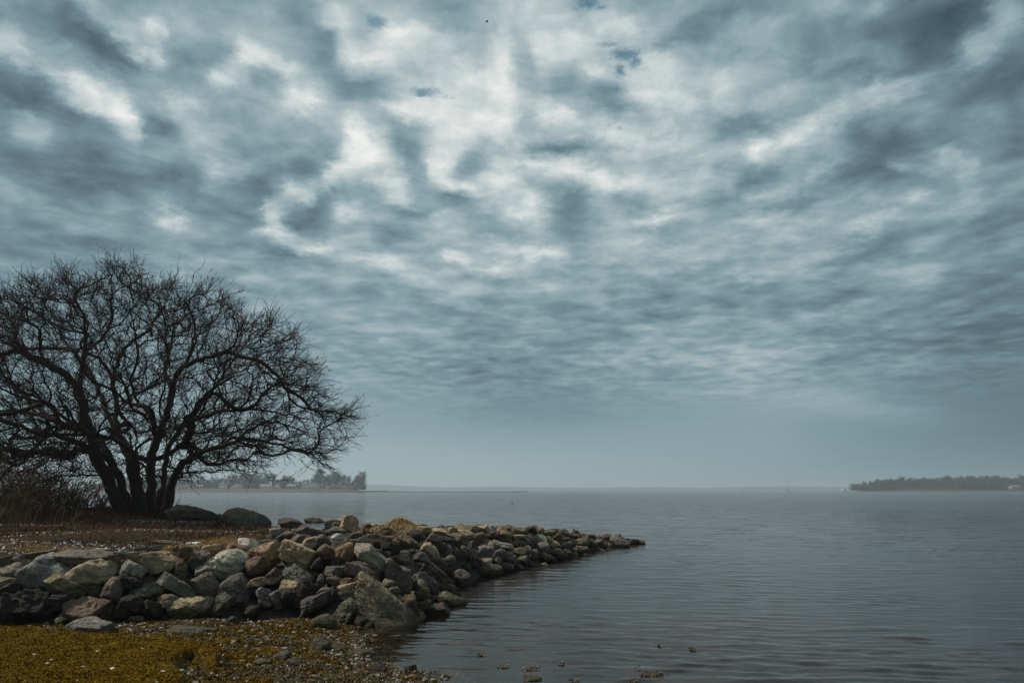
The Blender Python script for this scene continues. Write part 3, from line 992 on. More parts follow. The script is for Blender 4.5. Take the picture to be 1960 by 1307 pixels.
SET_B = (400, 940, 3.562, [
    (375, 435, 235, 180, -4, 'o', 'angular'), (315, 500, 150, 130, 0, 'b', 'angular'), (280, 366, 165, 88, -4, 'l', 'smooth'),
    (612, 450, 270, 150, -22, 't', 'slab'), (605, 575, 220, 120, -30, 'k', 'slab'), (435, 572, 150, 92, 20, 'b', 'angular'),
    (378, 614, 235, 66, 9, 't', 'slab'), (172, 692, 275, 262, -24, 'k', 'smooth'), (382, 722, 145, 130, -10, 'g', 'smooth'),
    (465, 745, 70, 130, 25, 'k', 'slab'), (560, 662, 170, 112, 5, 't', 'smooth'), (545, 735, 200, 150, 0, 'd', 'angular'),
    (680, 690, 190, 180, 0, 'd', 'angular'), (748, 755, 290, 112, 28, 'k', 'slab'), (1000, 656, 240, 84, 12, 't', 'slab'),
    (930, 832, 210, 190, 15, 'm', 'angular'), (1042, 892, 95, 74, 0, 'd', 'smooth'),
    (932, 712, 120, 54, -6, 'p', 'slab'), (1370, 782, 200, 170, -35, 'b', 'smooth'), (1440, 672, 138, 138, -10, 'm', 'smooth'),
    (1475, 802, 90, 110, 0, 'b', 'angular'),
    (1272, 572, 265, 140, -40, 'p', 'slab'), (1120, 450, 300, 105, -32, 'g', 'slab'), (932, 410, 160, 135, -20, 'o', 'angular'),
    (800, 430, 150, 125, 0, 'b', 'angular'), (890, 550, 200, 74, -6, 'k', 'slab'), (1025, 538, 205, 80, -12, 'k', 'slab'),
    (768, 612, 72, 88, 10, 'k', 'round'), (862, 612, 115, 74, 0, 'b', 'smooth'), (942, 622, 100, 62, 0, 'b', 'smooth'),
    (790, 682, 125, 50, 5, 'k', 'smooth'), (1220, 630, 105, 62, 0, 'b', 'smooth'), (1265, 680, 86, 64, 0, 'k', 'smooth'),
    (1490, 622, 215, 84, -40, 'p', 'slab'), (1560, 560, 275, 72, -40, 'b', 'slab'), (1325, 560, 140, 90, -20, 'p', 'angular'),
    (1310, 472, 165, 80, -8, 'b', 'angular'), (1340, 350, 190, 95, -22, 'b', 'angular'), (1230, 380, 140, 56, -10, 'd', 'slab'),
    (1520, 415, 175, 95, -26, 't', 'smooth'), (1090, 352, 180, 56, -6, 'd', 'slab'), (1000, 356, 130, 54, 0, 'k', 'slab'),
    (1140, 312, 130, 46, -6, 'm', 'slab'), (1222, 326, 110, 44, 4, 'b', 'slab'), (880, 312, 90, 52, 0, 'l', 'smooth'),
    (780, 340, 115, 92, 0, 'k', 'angular'), (702, 336, 140, 44, 6, 't', 'slab'), (410, 352, 130, 44, 0, 'k', 'slab'),
    (520, 312, 130, 66, 20, 'k', 'angular'), (460, 288, 96, 74, 0, 'g', 'angular'), (690, 282, 200, 76, -22, 'k', 'slab'),
    (565, 226, 215, 80, -12, 'k', 'angular'), (720, 214, 160, 66, -5, 'd', 'angular'), (862, 232, 165, 74, -6, 'k', 'angular'),
    (870, 274, 150, 62, -8, 'k', 'angular'), (962, 230, 180, 125, -24, 't', 'angular'), (1080, 252, 66, 60, -30, 'd', 'angular'),
    (1140, 234, 96, 34, 0, 't', 'smooth'), (1192, 272, 120, 62, 0, 'b', 'angular'), (1405, 312, 140, 105, -30, 'd', 'angular'),
    (1462, 266, 110, 62, 0, 't', 'angular'), (1580, 282, 115, 52, -4, 't', 'angular'), (1660, 266, 66, 42, 0, 't', 'angular'),
    (1640, 342, 190, 84, -24, 'd', 'angular'), (1530, 326, 90, 70, 0, 'k', 'angular'), (1612, 402, 96, 84, 0, 'p', 'round'),
    (1450, 452, 120, 74, 0, 'k', 'smooth'), (1565, 495, 125, 84, -12, 'p', 'smooth'), (1640, 474, 86, 82, 0, 'k', 'round'),
    (1712, 596, 138, 112, 0, 'p', 'angular'), (1630, 664, 120, 62, 0, 'p', 'smooth'), (1070, 430, 110, 80, 0, 'd', 'angular'),
    (640, 320, 110, 50, 0, 'k', 'slab'), (1360, 640, 120, 100, 0, 'd', 'angular'), (880, 690, 90, 40, 0, 'd', 'slab'),
    (730, 500, 90, 100, 0, 'd', 'angular'), (690, 400, 110, 90, 0, 'd', 'angular'), (1000, 300, 90, 50, 0, 'k', 'smooth'),
])
SET_C = (780, 980, 4.083, [
    (250, 152, 120, 56, -4, 't', 'angular'), (350, 142, 76, 56, 0, 't', 'angular'), (300, 232, 190, 92, -14, 'd', 'angular'),
    (430, 172, 190, 74, -6, 't', 'smooth'), (400, 215, 205, 90, -10, 'm', 'angular'), (518, 128, 86, 44, 0, 'm', 'angular'),
    (592, 132, 105, 62, -8, 't', 'angular'), (560, 204, 125, 94, 0, 'b', 'angular'), (300, 292, 116, 92, -10, 'b', 'angular'),
    (250, 268, 125, 60, 0, 'd', 'angular'), (432, 304, 116, 84, -20, 'p', 'angular'), (370, 312, 86, 84, 0, 'k', 'round'),
    (475, 262, 60, 80, -15, 'l', 'angular'), (120, 350, 125, 74, -10, 'k', 'smooth'), (600, 325, 165, 125, -8, 'p', 'angular'),
    (508, 330, 90, 90, 0, 'b', 'angular'), (602, 382, 125, 56, -4, 't', 'smooth'), (638, 455, 220, 106, -3, 'b', 'round'),
    (730, 258, 205, 72, -4, 'g', 'angular'), (862, 250, 130, 54, -6, 'k', 'smooth'), (930, 232, 120, 60, -34, 'k', 'smooth'),
    (870, 302, 130, 64, -6, 'b', 'smooth'), (722, 330, 116, 84, 0, 'p', 'round'), (790, 340, 84, 64, 0, 'm', 'round'),
    (815, 380, 96, 84, 0, 'k', 'smooth'), (900, 372, 86, 62, 0, 'k', 'smooth'), (700, 382, 76, 74, 0, 'p', 'smooth'),
    (750, 134, 120, 62, 0, 'b', 'angular'), (770, 172, 110, 54, -6, 't', 'angular'), (868, 146, 112, 54, 0, 'b', 'angular'),
    (970, 138, 95, 62, -20, 'd', 'angular'), (880, 192, 96, 34, 0, 't', 'smooth'), (955, 210, 90, 46, -20, 'k', 'smooth'),
    (1050, 212, 125, 74, -38, 'l', 'angular'), (1105, 206, 86, 34, -18, 't', 'smooth'), (1112, 170, 110, 64, 0, 'm', 'angular'),
    (1215, 162, 96, 54, 0, 'm', 'angular'), (1165, 190, 80, 50, 0, 'b', 'angular'), (1062, 276, 116, 84, -8, 'p', 'round'),
    (1150, 254, 104, 52, -6, 't', 'smooth'), (1160, 312, 96, 62, -10, 'k', 'smooth'), (992, 328, 76, 84, -20, 'k', 'smooth'),
    (1068, 355, 116, 76, -10, 'm', 'angular'), (1122, 372, 80, 60, -20, 'm', 'angular'), (1040, 412, 126, 34, 0, 't', 'smooth'),
    (1232, 262, 108, 62, 0, 'k', 'smooth'), (1300, 342, 74, 66, 0, 't', 'smooth'), (1240, 322, 92, 72, 0, 'b', 'smooth'),
    (1285, 238, 86, 54, 0, 'p', 'smooth'), (1370, 232, 106, 66, 0, 'k', 'round'), (1312, 152, 66, 36, -20, 'm', 'angular'),
    (1290, 184, 150, 38, -4, 'm', 'slab'), (1382, 190, 76, 44, -20, 'b', 'smooth'), (1370, 292, 126, 64, 0, 'p', 'smooth'),
    (1402, 342, 96, 34, 0, 'p', 'smooth'), (1452, 250, 86, 66, 0, 'p', 'smooth'), (1492, 302, 125, 54, -14, 'p', 'smooth'),
    (1532, 262, 80, 64, -30, 'p', 'smooth'), (1500, 236, 66, 44, 0, 'k', 'smooth'), (1580, 268, 70, 50, -10, 'p', 'smooth'),
    (1665, 240, 170, 84, -6, 'p', 'angular'), (930, 290, 90, 60, 0, 'b', 'smooth'), (1330, 300, 80, 70, 0, 'b', 'smooth'),
    (860, 430, 100, 60, 0, 'p', 'smooth'), (780, 430, 110, 70, 0, 'p', 'smooth'), (660, 150, 70, 50, 0, 'k', 'angular'),
    (1040, 150, 60, 60, 0, 'b', 'angular'), (940, 400, 90, 60, 0, 'd', 'smooth'), (1200, 350, 100, 60, 0, 'd', 'smooth'),
])

jetty = empty('stone_jetty', (-1.0, 12.0, 0.0), 'long jetty of piled rough boulders running from the bank out into the water', 'jetty')
jl = np.array(jetty.location)


def tint(c, s):
    r_ = np.random.default_rng(s)
    k = r_.uniform(0.82, 1.2)
    base = np.array(COLS[c]) * k * (1 + r_.normal(scale=.04, size=3))
    return (*np.clip(base, 0.01, .9), 1)


def place_rock(px, py, w, h, tilt, col, kind, seed, parent=None, name='stone', sink=0.28, sub=None, dp=None, **kw):
    P, ok = ray_hit(px, py)
    dep = P[1] * math.cos(PITCH) + (P[2] - EYE) * math.sin(PITCH)
    wm, hm = w / F_PX * dep, h / F_PX * dep
    # a tilted box must be a little smaller to cover the same outline
    a = abs(math.radians(tilt))
    if kind != 'slab':
        wm, hm = wm * (1 - 0.12 * math.sin(2 * a)), hm
    d_ = dp or max(0.6 * wm, min(1.0 * wm, 1.5 * hm)) * 0.85
    if sub is None:
        sub = 4 if max(w, h) > 46 else 3
    if not ok:
        hm *= 1.4 if hm < .42 else 1.12
    v, f = rock_verts(seed, sub, wm, d_, hm, kind)
    me = mesh_from(name, v, tris=f)
    r = ray(px, py)
    r = r / np.linalg.norm(r)
    c = P + r * d_ * sink
    if not ok:
        c = P - np.array([0, 0, hm * .18])
    o = link(name, me, M_ROCK, parent, **kw)
    o.rotation_euler = (0, R(-tilt) * -1 if False else R(-tilt), math.atan2(-r[0], r[1]))
    o.location = c - (np.array(parent.location) if parent is not None else 0)
    o.color = tint(col, seed)
    return o


seed = 100
hero_xy = []
for (x0, y0, s, lst) in (SET_A, SET_B, SET_C):
    for (zx, zy, w, h, tl, c, kd) in lst:
        seed += 1
        o = place_rock(x0 + zx / s, y0 + zy / s, w / s * 1.02, h / s * 1.04, tl, c, kd, seed, jetty)
        hero_xy.append(np.array(o.location) + jl)
n_hero = len(hero_xy)

# the big three-cornered boulder standing at the water's edge
def pointed_rock():
    cpx, cpy = 400 + 1215 / 3.562, 940 + 765 / 3.562
    P = on_z(cpx, 1196, 0.0)
    P[1] += 0.25
    dep = P[1]
    s = dep / F_PX / 3.562
    outline = [(-200, -165), (-185, -60), (-175, 60), (-155, 100), (-125, 160), (-95, 185), (-60, 165), (-30, 105), (20, 50), (80, -30), (150, -90),
               (205, -130), (212, -165)]
    d, f = ICO[4]
    # planes chosen so that the silhouette is the leaning triangle
    nrm = np.array([[-.98, 0, .12], [-.86, -.1, .55], [.66, 0, .75], [.2, -.85, .42], [-.3, -.9, .25], [0, .9, .3], [0, 0, -1],
                    [.9, -.2, .1], [.5, -.7, .5], [-.55, -.5, .7], [.1, .6, .8]], float)
    hh = np.array([150, 165, 105, 120, 120, 160, 160, 200, 135, 170, 150.])
    nrm /= np.linalg.norm(nrm, axis=1)[:, None]
    dn = np.maximum(d @ nrm.T, 0) / hh[None, :]
    rad = (np.sum(dn ** 22, axis=1)) ** (-1 / 22)
    v = d * rad[:, None]
    v = (v - (v.max(0) + v.min(0)) / 2)
    v /= (v.max(0) - v.min(0))
    v *= np.array([410, 330, 345])
    # lean the crest to the left
    v[:, 0] += -0.34 * (v[:, 2] + 100)
    v *= s
    v += (v / np.linalg.norm(v, axis=1)[:, None]) * (fbm(v * 3.2, 4, 5) * 0.03 + fbm(v * 12, 3, 8) * 0.012)[:, None]
    me = mesh_from('boulder', v, tris=f)
    o = link('stone', me, M_ROCK, jetty, label='largest three-cornered boulder, furred with olive weed along its crest')
    P[2] = (345 * s) / 2 - 0.08
    o.location = P - jl
    o.color = (0.27, 0.235, 0.175, 1)
    return o


big = pointed_rock()

# stones between and behind the ones that show most
fill_meshes = []
for k in range(14):
    v, f = rock_verts(900 + k, 3, 1.0, random.uniform(.7, 1.0), random.uniform(.45, .8), random.choice(['angular', 'angular', 'slab', 'smooth']))
    me = mesh_from('stone', v, tris=f)
    me.materials.append(M_ROCK)
    fill_meshes.append(me)
cand = rng.uniform([-10, 8.8], [5, 24.4], size=(6000, 2))
dP = sd_poly(cand[:, 0], cand[:, 1], PILE)
cand = cand[(dP > 0.12)]
kept = []
small = []
for c in cand:
    if kept and min((c[0] - q[0]) ** 2 + (c[1] - q[1]) ** 2 for q in kept) < 0.50 ** 2:
        if len(small) < 900:
            small.append(c)
        continue
    kept.append(c)
n_fill = 0
H_ = np.array(hero_xy)[:, :2]
kept.sort(key=lambda c: -min(1.2, float(np.min(np.hypot(H_[:, 0] - c[0], H_[:, 1] - c[1])))) - (.6 if c[1] > 11 and c[0] > -5 else 0))
for c in kept:
    if n_hero + n_fill + 1 >= 298:
        small.append(c)
        continue
    z = float(pile_h(c[0:1], c[1:2])[0])
    lh = float(land_h(c[0:1], c[1:2])[0])
    if c[0] < -4.6 and lh > z - 0.05:
        continue
    o = link('stone', fill_meshes[n_fill % 14], None, jetty)
    s = random.uniform(.38, .58)
    o.scale = (s, s, s * random.uniform(.8, 1.1))
    o.rotation_euler = (random.uniform(-.5, .5), random.uniform(-.5, .5), random.uniform(0, 6.3))
    o.location = (c[0] - jl[0], c[1] - jl[1], z - 0.24)
    o.color = tint(random.choice('kkbbdpt'), 5000 + n_fill)
    n_fill += 1
# small rubble, joined
vs, fs, n0 = [], [], 0
for i, c in enumerate(small[:700]):
    z = float(pile_h(c[0:1], c[1:2])[0])
    if z < -1:
        continue
    s = random.uniform(.18, .34)
    v, f = rock_verts(1200 + i % 60, 1, s, s * .8, s * .65)
    a = random.uniform(0, 6.28)
    rot = np.array([[math.cos(a), -math.sin(a), 0], [math.sin(a), math.cos(a), 0], [0, 0, 1]])
    vs.append(v @ rot.T + np.array([c[0] - jl[0], c[1] - jl[1], z - .22]))
    fs.append(f + n0)
    n0 += len(v)
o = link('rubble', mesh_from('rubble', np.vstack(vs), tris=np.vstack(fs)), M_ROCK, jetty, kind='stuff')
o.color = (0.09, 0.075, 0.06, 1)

# packed heart below the visible stones, coloured dark as shade in their gaps
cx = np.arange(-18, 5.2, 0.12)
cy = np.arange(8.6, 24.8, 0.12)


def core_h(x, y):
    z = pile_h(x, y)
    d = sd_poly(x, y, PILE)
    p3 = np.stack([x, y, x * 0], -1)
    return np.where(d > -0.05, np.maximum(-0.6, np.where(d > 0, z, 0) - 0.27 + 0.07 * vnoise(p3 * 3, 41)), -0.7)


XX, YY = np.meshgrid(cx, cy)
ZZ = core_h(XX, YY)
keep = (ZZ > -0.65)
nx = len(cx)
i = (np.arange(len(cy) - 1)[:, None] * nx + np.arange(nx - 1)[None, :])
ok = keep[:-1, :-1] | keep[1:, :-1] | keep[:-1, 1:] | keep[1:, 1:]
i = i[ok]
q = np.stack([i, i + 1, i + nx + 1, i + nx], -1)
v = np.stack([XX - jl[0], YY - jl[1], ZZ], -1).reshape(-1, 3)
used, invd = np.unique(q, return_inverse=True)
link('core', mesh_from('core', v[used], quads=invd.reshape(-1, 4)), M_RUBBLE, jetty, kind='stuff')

# ------------------------------------------------------------------ single stones
LOOSE = [
    (172, 1197, 74, 28, -3, 'g', 'angular', 'light grey angular stone lying on the golden weed at the foot of the wall', 'stone'),
    (372, 1207, 84, 13, -8, 'k', 'slab', 'thin flat grey slab half buried in the golden weed', 'stone'),
    (443, 1187, 24, 15, 0, 'p', 'angular', 'small brownish stone at the foot of the jetty right of the flat slab', 'stone'),
    (612, 1235, 40, 23, -6, 'p', 'angular', 'dark pointed stone with a shaded underside on the weedy flat by the pool edge', 'stone'),
    (646, 1238, 28, 16, -8, 'm', 'smooth', 'low weed-covered stone just right of the dark pointed stone', 'stone'),
    (696, 1249, 40, 15, 0, 'p', 'smooth', 'low rounded stone lapped by the water at the pool edge', 'stone'),
    (724, 1279, 30, 17, 0, 'd', 'smooth', 'dark wet stone among the pebbles at the water line', 'stone'),
    (785, 1277, 23, 13, -8, 'p', 'angular', 'lone small brown stone standing in the shallow water', 'stone'),
    (541, 1257, 30, 18, 20, 'k', 'slab', 'grey-brown stone leaning in the middle of the weedy flat', 'stone'),
    (564, 1266, 28, 17, -10, 'm', 'smooth', 'dark mossy stone touching the leaning grey-brown stone', 'stone'),
    (503, 1266, 28, 11, 0, 'm', 'smooth', 'low mossy hump of stone left of the leaning grey-brown stone', 'stone'),
    (573, 1196, 20, 9, 0, 'p', 'smooth', 'small half-buried stone beside the weedy rounded boulder', 'stone'),
    (693, 1221, 32, 7, 0, 'm', 'smooth', 'flat weedy stone barely showing above the pool', 'stone'),
    (757, 1216, 20, 5, 0, 'm', 'smooth', 'smallest weedy stone breaking the brown pool before the great boulder', 'stone'),
    (716, 1226, 13, 5, 0, 'm', 'smooth', 'tiny weedy stone in the middle of the brown pool', 'stone'),
    (1019, 1299, 32, 9, -4, 'm', 'slab', 'weedy brown stone awash at the bottom edge of the picture', 'stone'),
    (1221, 1036, 26, 8, -3, 'p', 'smooth', 'outermost small rock standing alone past the tip of the jetty', 'rock'),
    (370, 983, 92, 26, -9, 'd', 'smooth', 'dark smooth hump-backed boulder nearest the tree', 'boulder'),
    (470, 991, 88, 34, -9, 'm', 'smooth', 'large olive-brown rounded boulder between the dark boulder and the jetty', 'boulder'),
    (620, 1189, 44, 28, -15, 'm', 'round', 'rounded weed-covered boulder left of the great pointed boulder', 'boulder'),
    (864, 1147, 60, 26, -4, 'm', 'smooth', 'low olive-brown rock reaching furthest into the water beside the jetty', 'rock'),
    (838, 1167, 46, 26, -6, 'p', 'smooth', 'pinkish grey rock at the water edge just right of the great pointed boulder', 'rock'),
]


def place_loose(px, py, w, h, tilt, col, kind, seed, parent, name, sink, sub, **kw):
    """a stone whose foot meets the ground under its lower outline"""
    foot, ok = ray_hit(px, py + h * .5, land_h if name != 'rock' else top_h)
    Y = foot[1] + w / F_PX * foot[1] * .3
    c = on_y(px, py, Y)
    s = Y / F_PX
    hm = h * s * 1.3
    v, f = rock_verts(seed, sub, w * s, w * s * .8, hm, kind, .8)
    o = link(name, mesh_from(name, v, tris=f), M_ROCK, parent, **kw)
    o.rotation_euler = (0, R(-tilt) * -1 if False else R(-tilt), math.atan2(-c[0], c[1]))
    o.location = (c[0], c[1], c[2] - hm * .12)
    o.color = tint(col, seed)
    return o


for i, (px, py, w, h, tl, c, kd, lab, cat) in enumerate(LOOSE):
    o = place_loose(px, py, w * 1.05, h, tl, c, kd, 3040 + i, None, cat, 0.15, sub=4 if w > 40 else 3, label=lab, cat=cat)

slab_p, _ = ray_hit(370, 1041, land_h)
v, f = rock_verts(4100, 3, .28, .22, .03, 'slab')
o = link('driftwood_board', mesh_from('board', v, tris=f), M_WHITE, label='thin white bleached board lying flat on the straw behind the wall', cat='board', loc=slab_p + np.array([0, 0, .02]))


# ------------------------------------------------------------------ blades, twigs, tubes
def blades(roots, hgt, wid, lean, name, mat, spread=0.5, seed=0, **kw):
    """bent strips, one loose piece each"""
    r_ = np.random.default_rng(seed)
    M = len(roots)
    ang = r_.uniform(0, 2 * np.pi, M)
    side = np.stack([np.cos(ang), np.sin(ang), np.zeros(M)], -1)
    dirn = np.stack([-np.sin(ang), np.cos(ang), np.zeros(M)], -1)
    if lean is not None:
        dirn = dirn * .6 + np.array(lean)[None, :]
    H = hgt * r_.uniform(.5, 1.3, M)[:, None]
    b = r_.uniform(.1, 1.0, M)[:, None] * spread
    W = (wid * r_.uniform(.6, 1.3, M))[:, None]
    up = np.array([[0, 0, 1.0]])
    p0 = roots
    p1 = roots + up * H * .5 + dirn * H * b * .25
    p2 = roots + up * H * (1 - b * .45) + dirn * H * b
    V = np.stack([p0 - side * W / 2, p0 + side * W / 2, p1 - side * W * .4, p1 + side * W * .4, p2], 1).reshape(-1, 3)
    base = np.arange(M)[:, None] * 5
    T = np.concatenate([base + np.array([[0, 1, 3]]), base + np.array([[0, 3, 2]]), base + np.array([[2, 3, 4]])], 0)
    return link(name, mesh_from(name, V, tris=T, smooth=False), mat, **kw)


def tubes(pts, rad, sides=3):
    """pts (M,K,3), rad (M,K) -> verts, quads"""
    M, K, _ = pts.shape
    t = np.zeros_like(pts)
    t[:, 1:-1] = pts[:, 2:] - pts[:, :-2]
    t[:, 0] = pts[:, 1] - pts[:, 0]
    t[:, -1] = pts[:, -1] - pts[:, -2]
    t /= np.linalg.norm(t, axis=2, keepdims=True) + 1e-9
    ref = np.zeros((M, 1, 3))
    mean = (pts[:, -1] - pts[:, 0])
    mean /= np.linalg.norm(mean, axis=1, keepdims=True) + 1e-9
    ax = np.argmin(np.abs(mean), axis=1)
    ref[np.arange(M), 0, ax] = 1
    u = np.cross(t, ref)
    u /= np.linalg.norm(u, axis=2, keepdims=True) + 1e-9
    w_ = np.cross(t, u)
    a = np.arange(sides) * 2 * np.pi / sides
    ring = u[:, :, None, :] * np.cos(a)[None, None, :, None] + w_[:, :, None, :] * np.sin(a)[None, None, :, None]
    V = pts[:, :, None, :] + ring * rad[:, :, None, None]
    idx = np.arange(M * K * sides).reshape(M, K, sides)
    a0, a1 = idx[:, :-1, :], idx[:, 1:, :]
    Q = np.stack([a0, np.roll(a0, -1, 2), np.roll(a1, -1, 2), a1], -1).reshape(-1, 4)
    return V.reshape(-1, 3), Q


def scatter(n, x0, x1, y0, y1, cond, seed):
    r_ = np.random.default_rng(seed)
    p = r_.uniform([x0, y0], [x1, y1], size=(n, 2))
    k = cond(p[:, 0], p[:, 1], r_)
    return p[k]


# golden weed mat on the beach
def weed_cond(x, y, r_):
    d = sd_poly(x, y, DRY)
    p3 = np.stack([x, y, x * 0], -1)
    cl = vnoise(p3 * 4.0, 51) * .5 + vnoise(p3 * 11, 52) * .35
    return (d > -0.15) & (bank_h(x, y) < .1) & (r_.uniform(size=len(x)) < np.clip(moss_amount(x, y) * 1.0 + cl * 1.5 - .05, 0.0, 1)) & (pile_h(x, y) < .25)


p = scatter(260000, -7.5, .6, 5.0, 10.3, weed_cond, 61)
z = land_h(p[:, 0], p[:, 1])
on_ledge = sd_poly(p[:, 0], p[:, 1], LEDGE) > 0
roots = np.column_stack([p, z - .003])
blades(roots[on_ledge], .022, .012, None, 'weed_mat', M_WEED, 1.6, 62, kind='stuff', label='golden brown weed carpeting the shore', cat='seaweed')
blades(roots[~on_ledge], .036, .013, None, 'rockweed_litter', M_WEED, 1.2, 63, kind='stuff', label='clumpy golden and dark rockweed strewn over the pebbly flat', cat='seaweed')
p = scatter(110000, -5.5, 1.0, 5.0, 10.6, lambda x, y, r_: (sd_poly(x, y, DRY) > -0.35) & (sd_poly(x, y, LEDGE) < 0) & (bank_h(x, y) < .1) &
            (vnoise(np.stack([x, y, x * 0], -1) * 5.5, 55) > 0.05 - .5 * sstep(x, -3.2, -1.8)), 64)
z = land_h(p[:, 0], p[:, 1])
blades(np.column_stack([p, z - .003]), .04, .014, None, 'dark_rockweed', M_WEED_DARK, 1.2, 65, kind='stuff', label='dark patches of wet rockweed between the golden clumps', cat='seaweed')


# shells and pebbles
def bits(p, s0, s1, name, mat, seed, label, cat, flat=.5, zf=land_h):
    r_ = np.random.default_rng(seed)
    d, f = ICO[1]
    M = len(p)
    z = zf(p[:, 0], p[:, 1])
    s = s0 + (s1 - s0) * r_.uniform(size=M) ** 3
    rnd = 1 + r_.normal(scale=.16, size=(M, len(d), 1))
    V = d[None] * rnd * s[:, None, None] * np.array([1, r_.uniform(.6, .9), flat])
    V = V + np.column_stack([p, z + s * .3])[:, None, :]
    T = f[None] + (np.arange(M) * len(d))[:, None, None]
    return link(name, mesh_from(name, V.reshape(-1, 3), tris=T.reshape(-1, 3), smooth=False), mat, kind='stuff', label=label, cat=cat)


p = scatter(16000, -7.5, 1.0, 5.0, 10.3, lambda x, y, r_: (sd_poly(x, y, DRY) > -0.25) & (bank_h(x, y) < .1) &
            (r_.uniform(size=len(x)) < .02 + .06 * (sd_poly(x, y, LEDGE) < 0) * np.clip(.5 + vnoise(np.stack([x, y, x * 0], -1) * 2.2, 71), 0, 1.5)
             + .3 * (np.abs(sd_poly(x, y, DRY)) < .22)), 72)
bits(p, .006, .022, 'shell_litter', M_SHELL, 73, 'pale shell fragments scattered over the weedy flat', 'shells')
M_PEB = island_mat('pebbles', [(0.05, .042, .035), (.12, .10, .085), (.2, .18, .165), (.08, .065, .05)], .6, .4)
p = scatter(9000, -6, 1.2, 5.0, 10.3, lambda x, y, r_: (sd_poly(x, y, DRY) > -0.5) & (bank_h(x, y) < .1) & (sd_poly(x, y, LEDGE) < 0) &
            (r_.uniform(size=len(x)) < .35 + .5 * (sd_poly(x, y, DRY) < .3)), 74)
bits(p, .010, .034, 'pebbles', M_PEB, 75, 'brown and grey pebbles between the rockweed', 'pebbles')
# crushed shell on the bank
p = scatter(60000, -26, -3.8, 10.3, 27, lambda x, y, r_: (sd_poly(x, y, BANK) > .1) &
            (r_.uniform(size=len(x)) < .35 * np.clip(np.clip(vnoise(np.stack([x, y, x * 0], -1) * .7, 77) * 1.5 + .2, 0.03, 1) + 1.2 * (y < 13) * (x < -5.5), 0, 1.6)), 76)
bits(p, .010, .022, 'shell_grit', M_SHELL, 78, 'crushed shell and grit on the brown bank under the tree', 'shells')

# dry straw behind the wall and a heap on the jetty
def straw_cond(x, y, r_):
    d = sd_poly(x, y, BANK)
    return (d > .0) & (y < 14.5) & (r_.uniform(size=len(x)) < np.exp(-((d - 1.0) / .75) ** 2) * np.clip(.35 + 1.5 * vnoise(np.stack([x, y, x * 0], -1) * 1.6, 81), 0, 1))


p = scatter(60000, -14, -3.8, 10.0, 14.5, straw_cond, 82)
blades(np.column_stack([p, land_h(p[:, 0], p[:, 1]) - .005]), .085, .006, None, 'straw_litter', M_STRAW, 1.7, 83, kind='stuff',
       label='golden straw littering the edge of the bank behind the wall', cat='straw')
hp, _ = ray_hit(400 + 1290 / 3.562, 940 + 262 / 3.562)
r_ = np.random.default_rng(84)
pp = r_.normal(scale=[.34, .24], size=(2600, 2)) + hp[:2] + np.array([0, .25])
zz = pile_h(pp[:, 0], pp[:, 1]) - .04 + .22 * np.exp(-((pp[:, 0] - hp[0]) / .34) ** 2 - ((pp[:, 1] - hp[1] - .25) / .3) ** 2)
blades(np.column_stack([pp, zz]), .10, .008, None, 'straw_heap', M_HEAP, 1.3, 85, kind='stuff',
       label='heap of orange straw washed up on top of the jetty', cat='straw')

# brown dead grass on the bank
def dg_cond(x, y, r_):
    d = sd_poly(x, y, BANK)
    n = vnoise(np.stack([x, y, x * 0], -1) * .8, 91)
    return (d > .5) & (r_.uniform(size=len(x)) < np.clip(.4 + n * 1.1, 0.04, 1) * sstep(y, 11.2, 12.6))


p = scatter(190000, -24, -4.2, 11.0, 27, dg_cond, 92)
blades(np.column_stack([p, land_h(p[:, 0], p[:, 1]) - .01]), .13, .009, None, 'dead_grass', M_DRYGRASS, 1.0, 93, kind='stuff',
       label='low matted brown dead grass on the bank', cat='grass')
p = scatter(16000, -26, -10.5, 13.5, 22, lambda x, y, r_: r_.uniform(size=len(x)) < sstep(-x / y, .60, .74) * np.clip(.5 + vnoise(np.stack([x, y, x * 0], -1) * 1.2, 95), 0, 1), 94)
blades(np.column_stack([p, land_h(p[:, 0], p[:, 1]) - .01]), .75, .009, (.15, 0, 0), 'tall_dry_grass', M_BRUSH, .45, 96, kind='stuff',
       label='tall rusty dry grass standing at the left end of the bank', cat='grass')


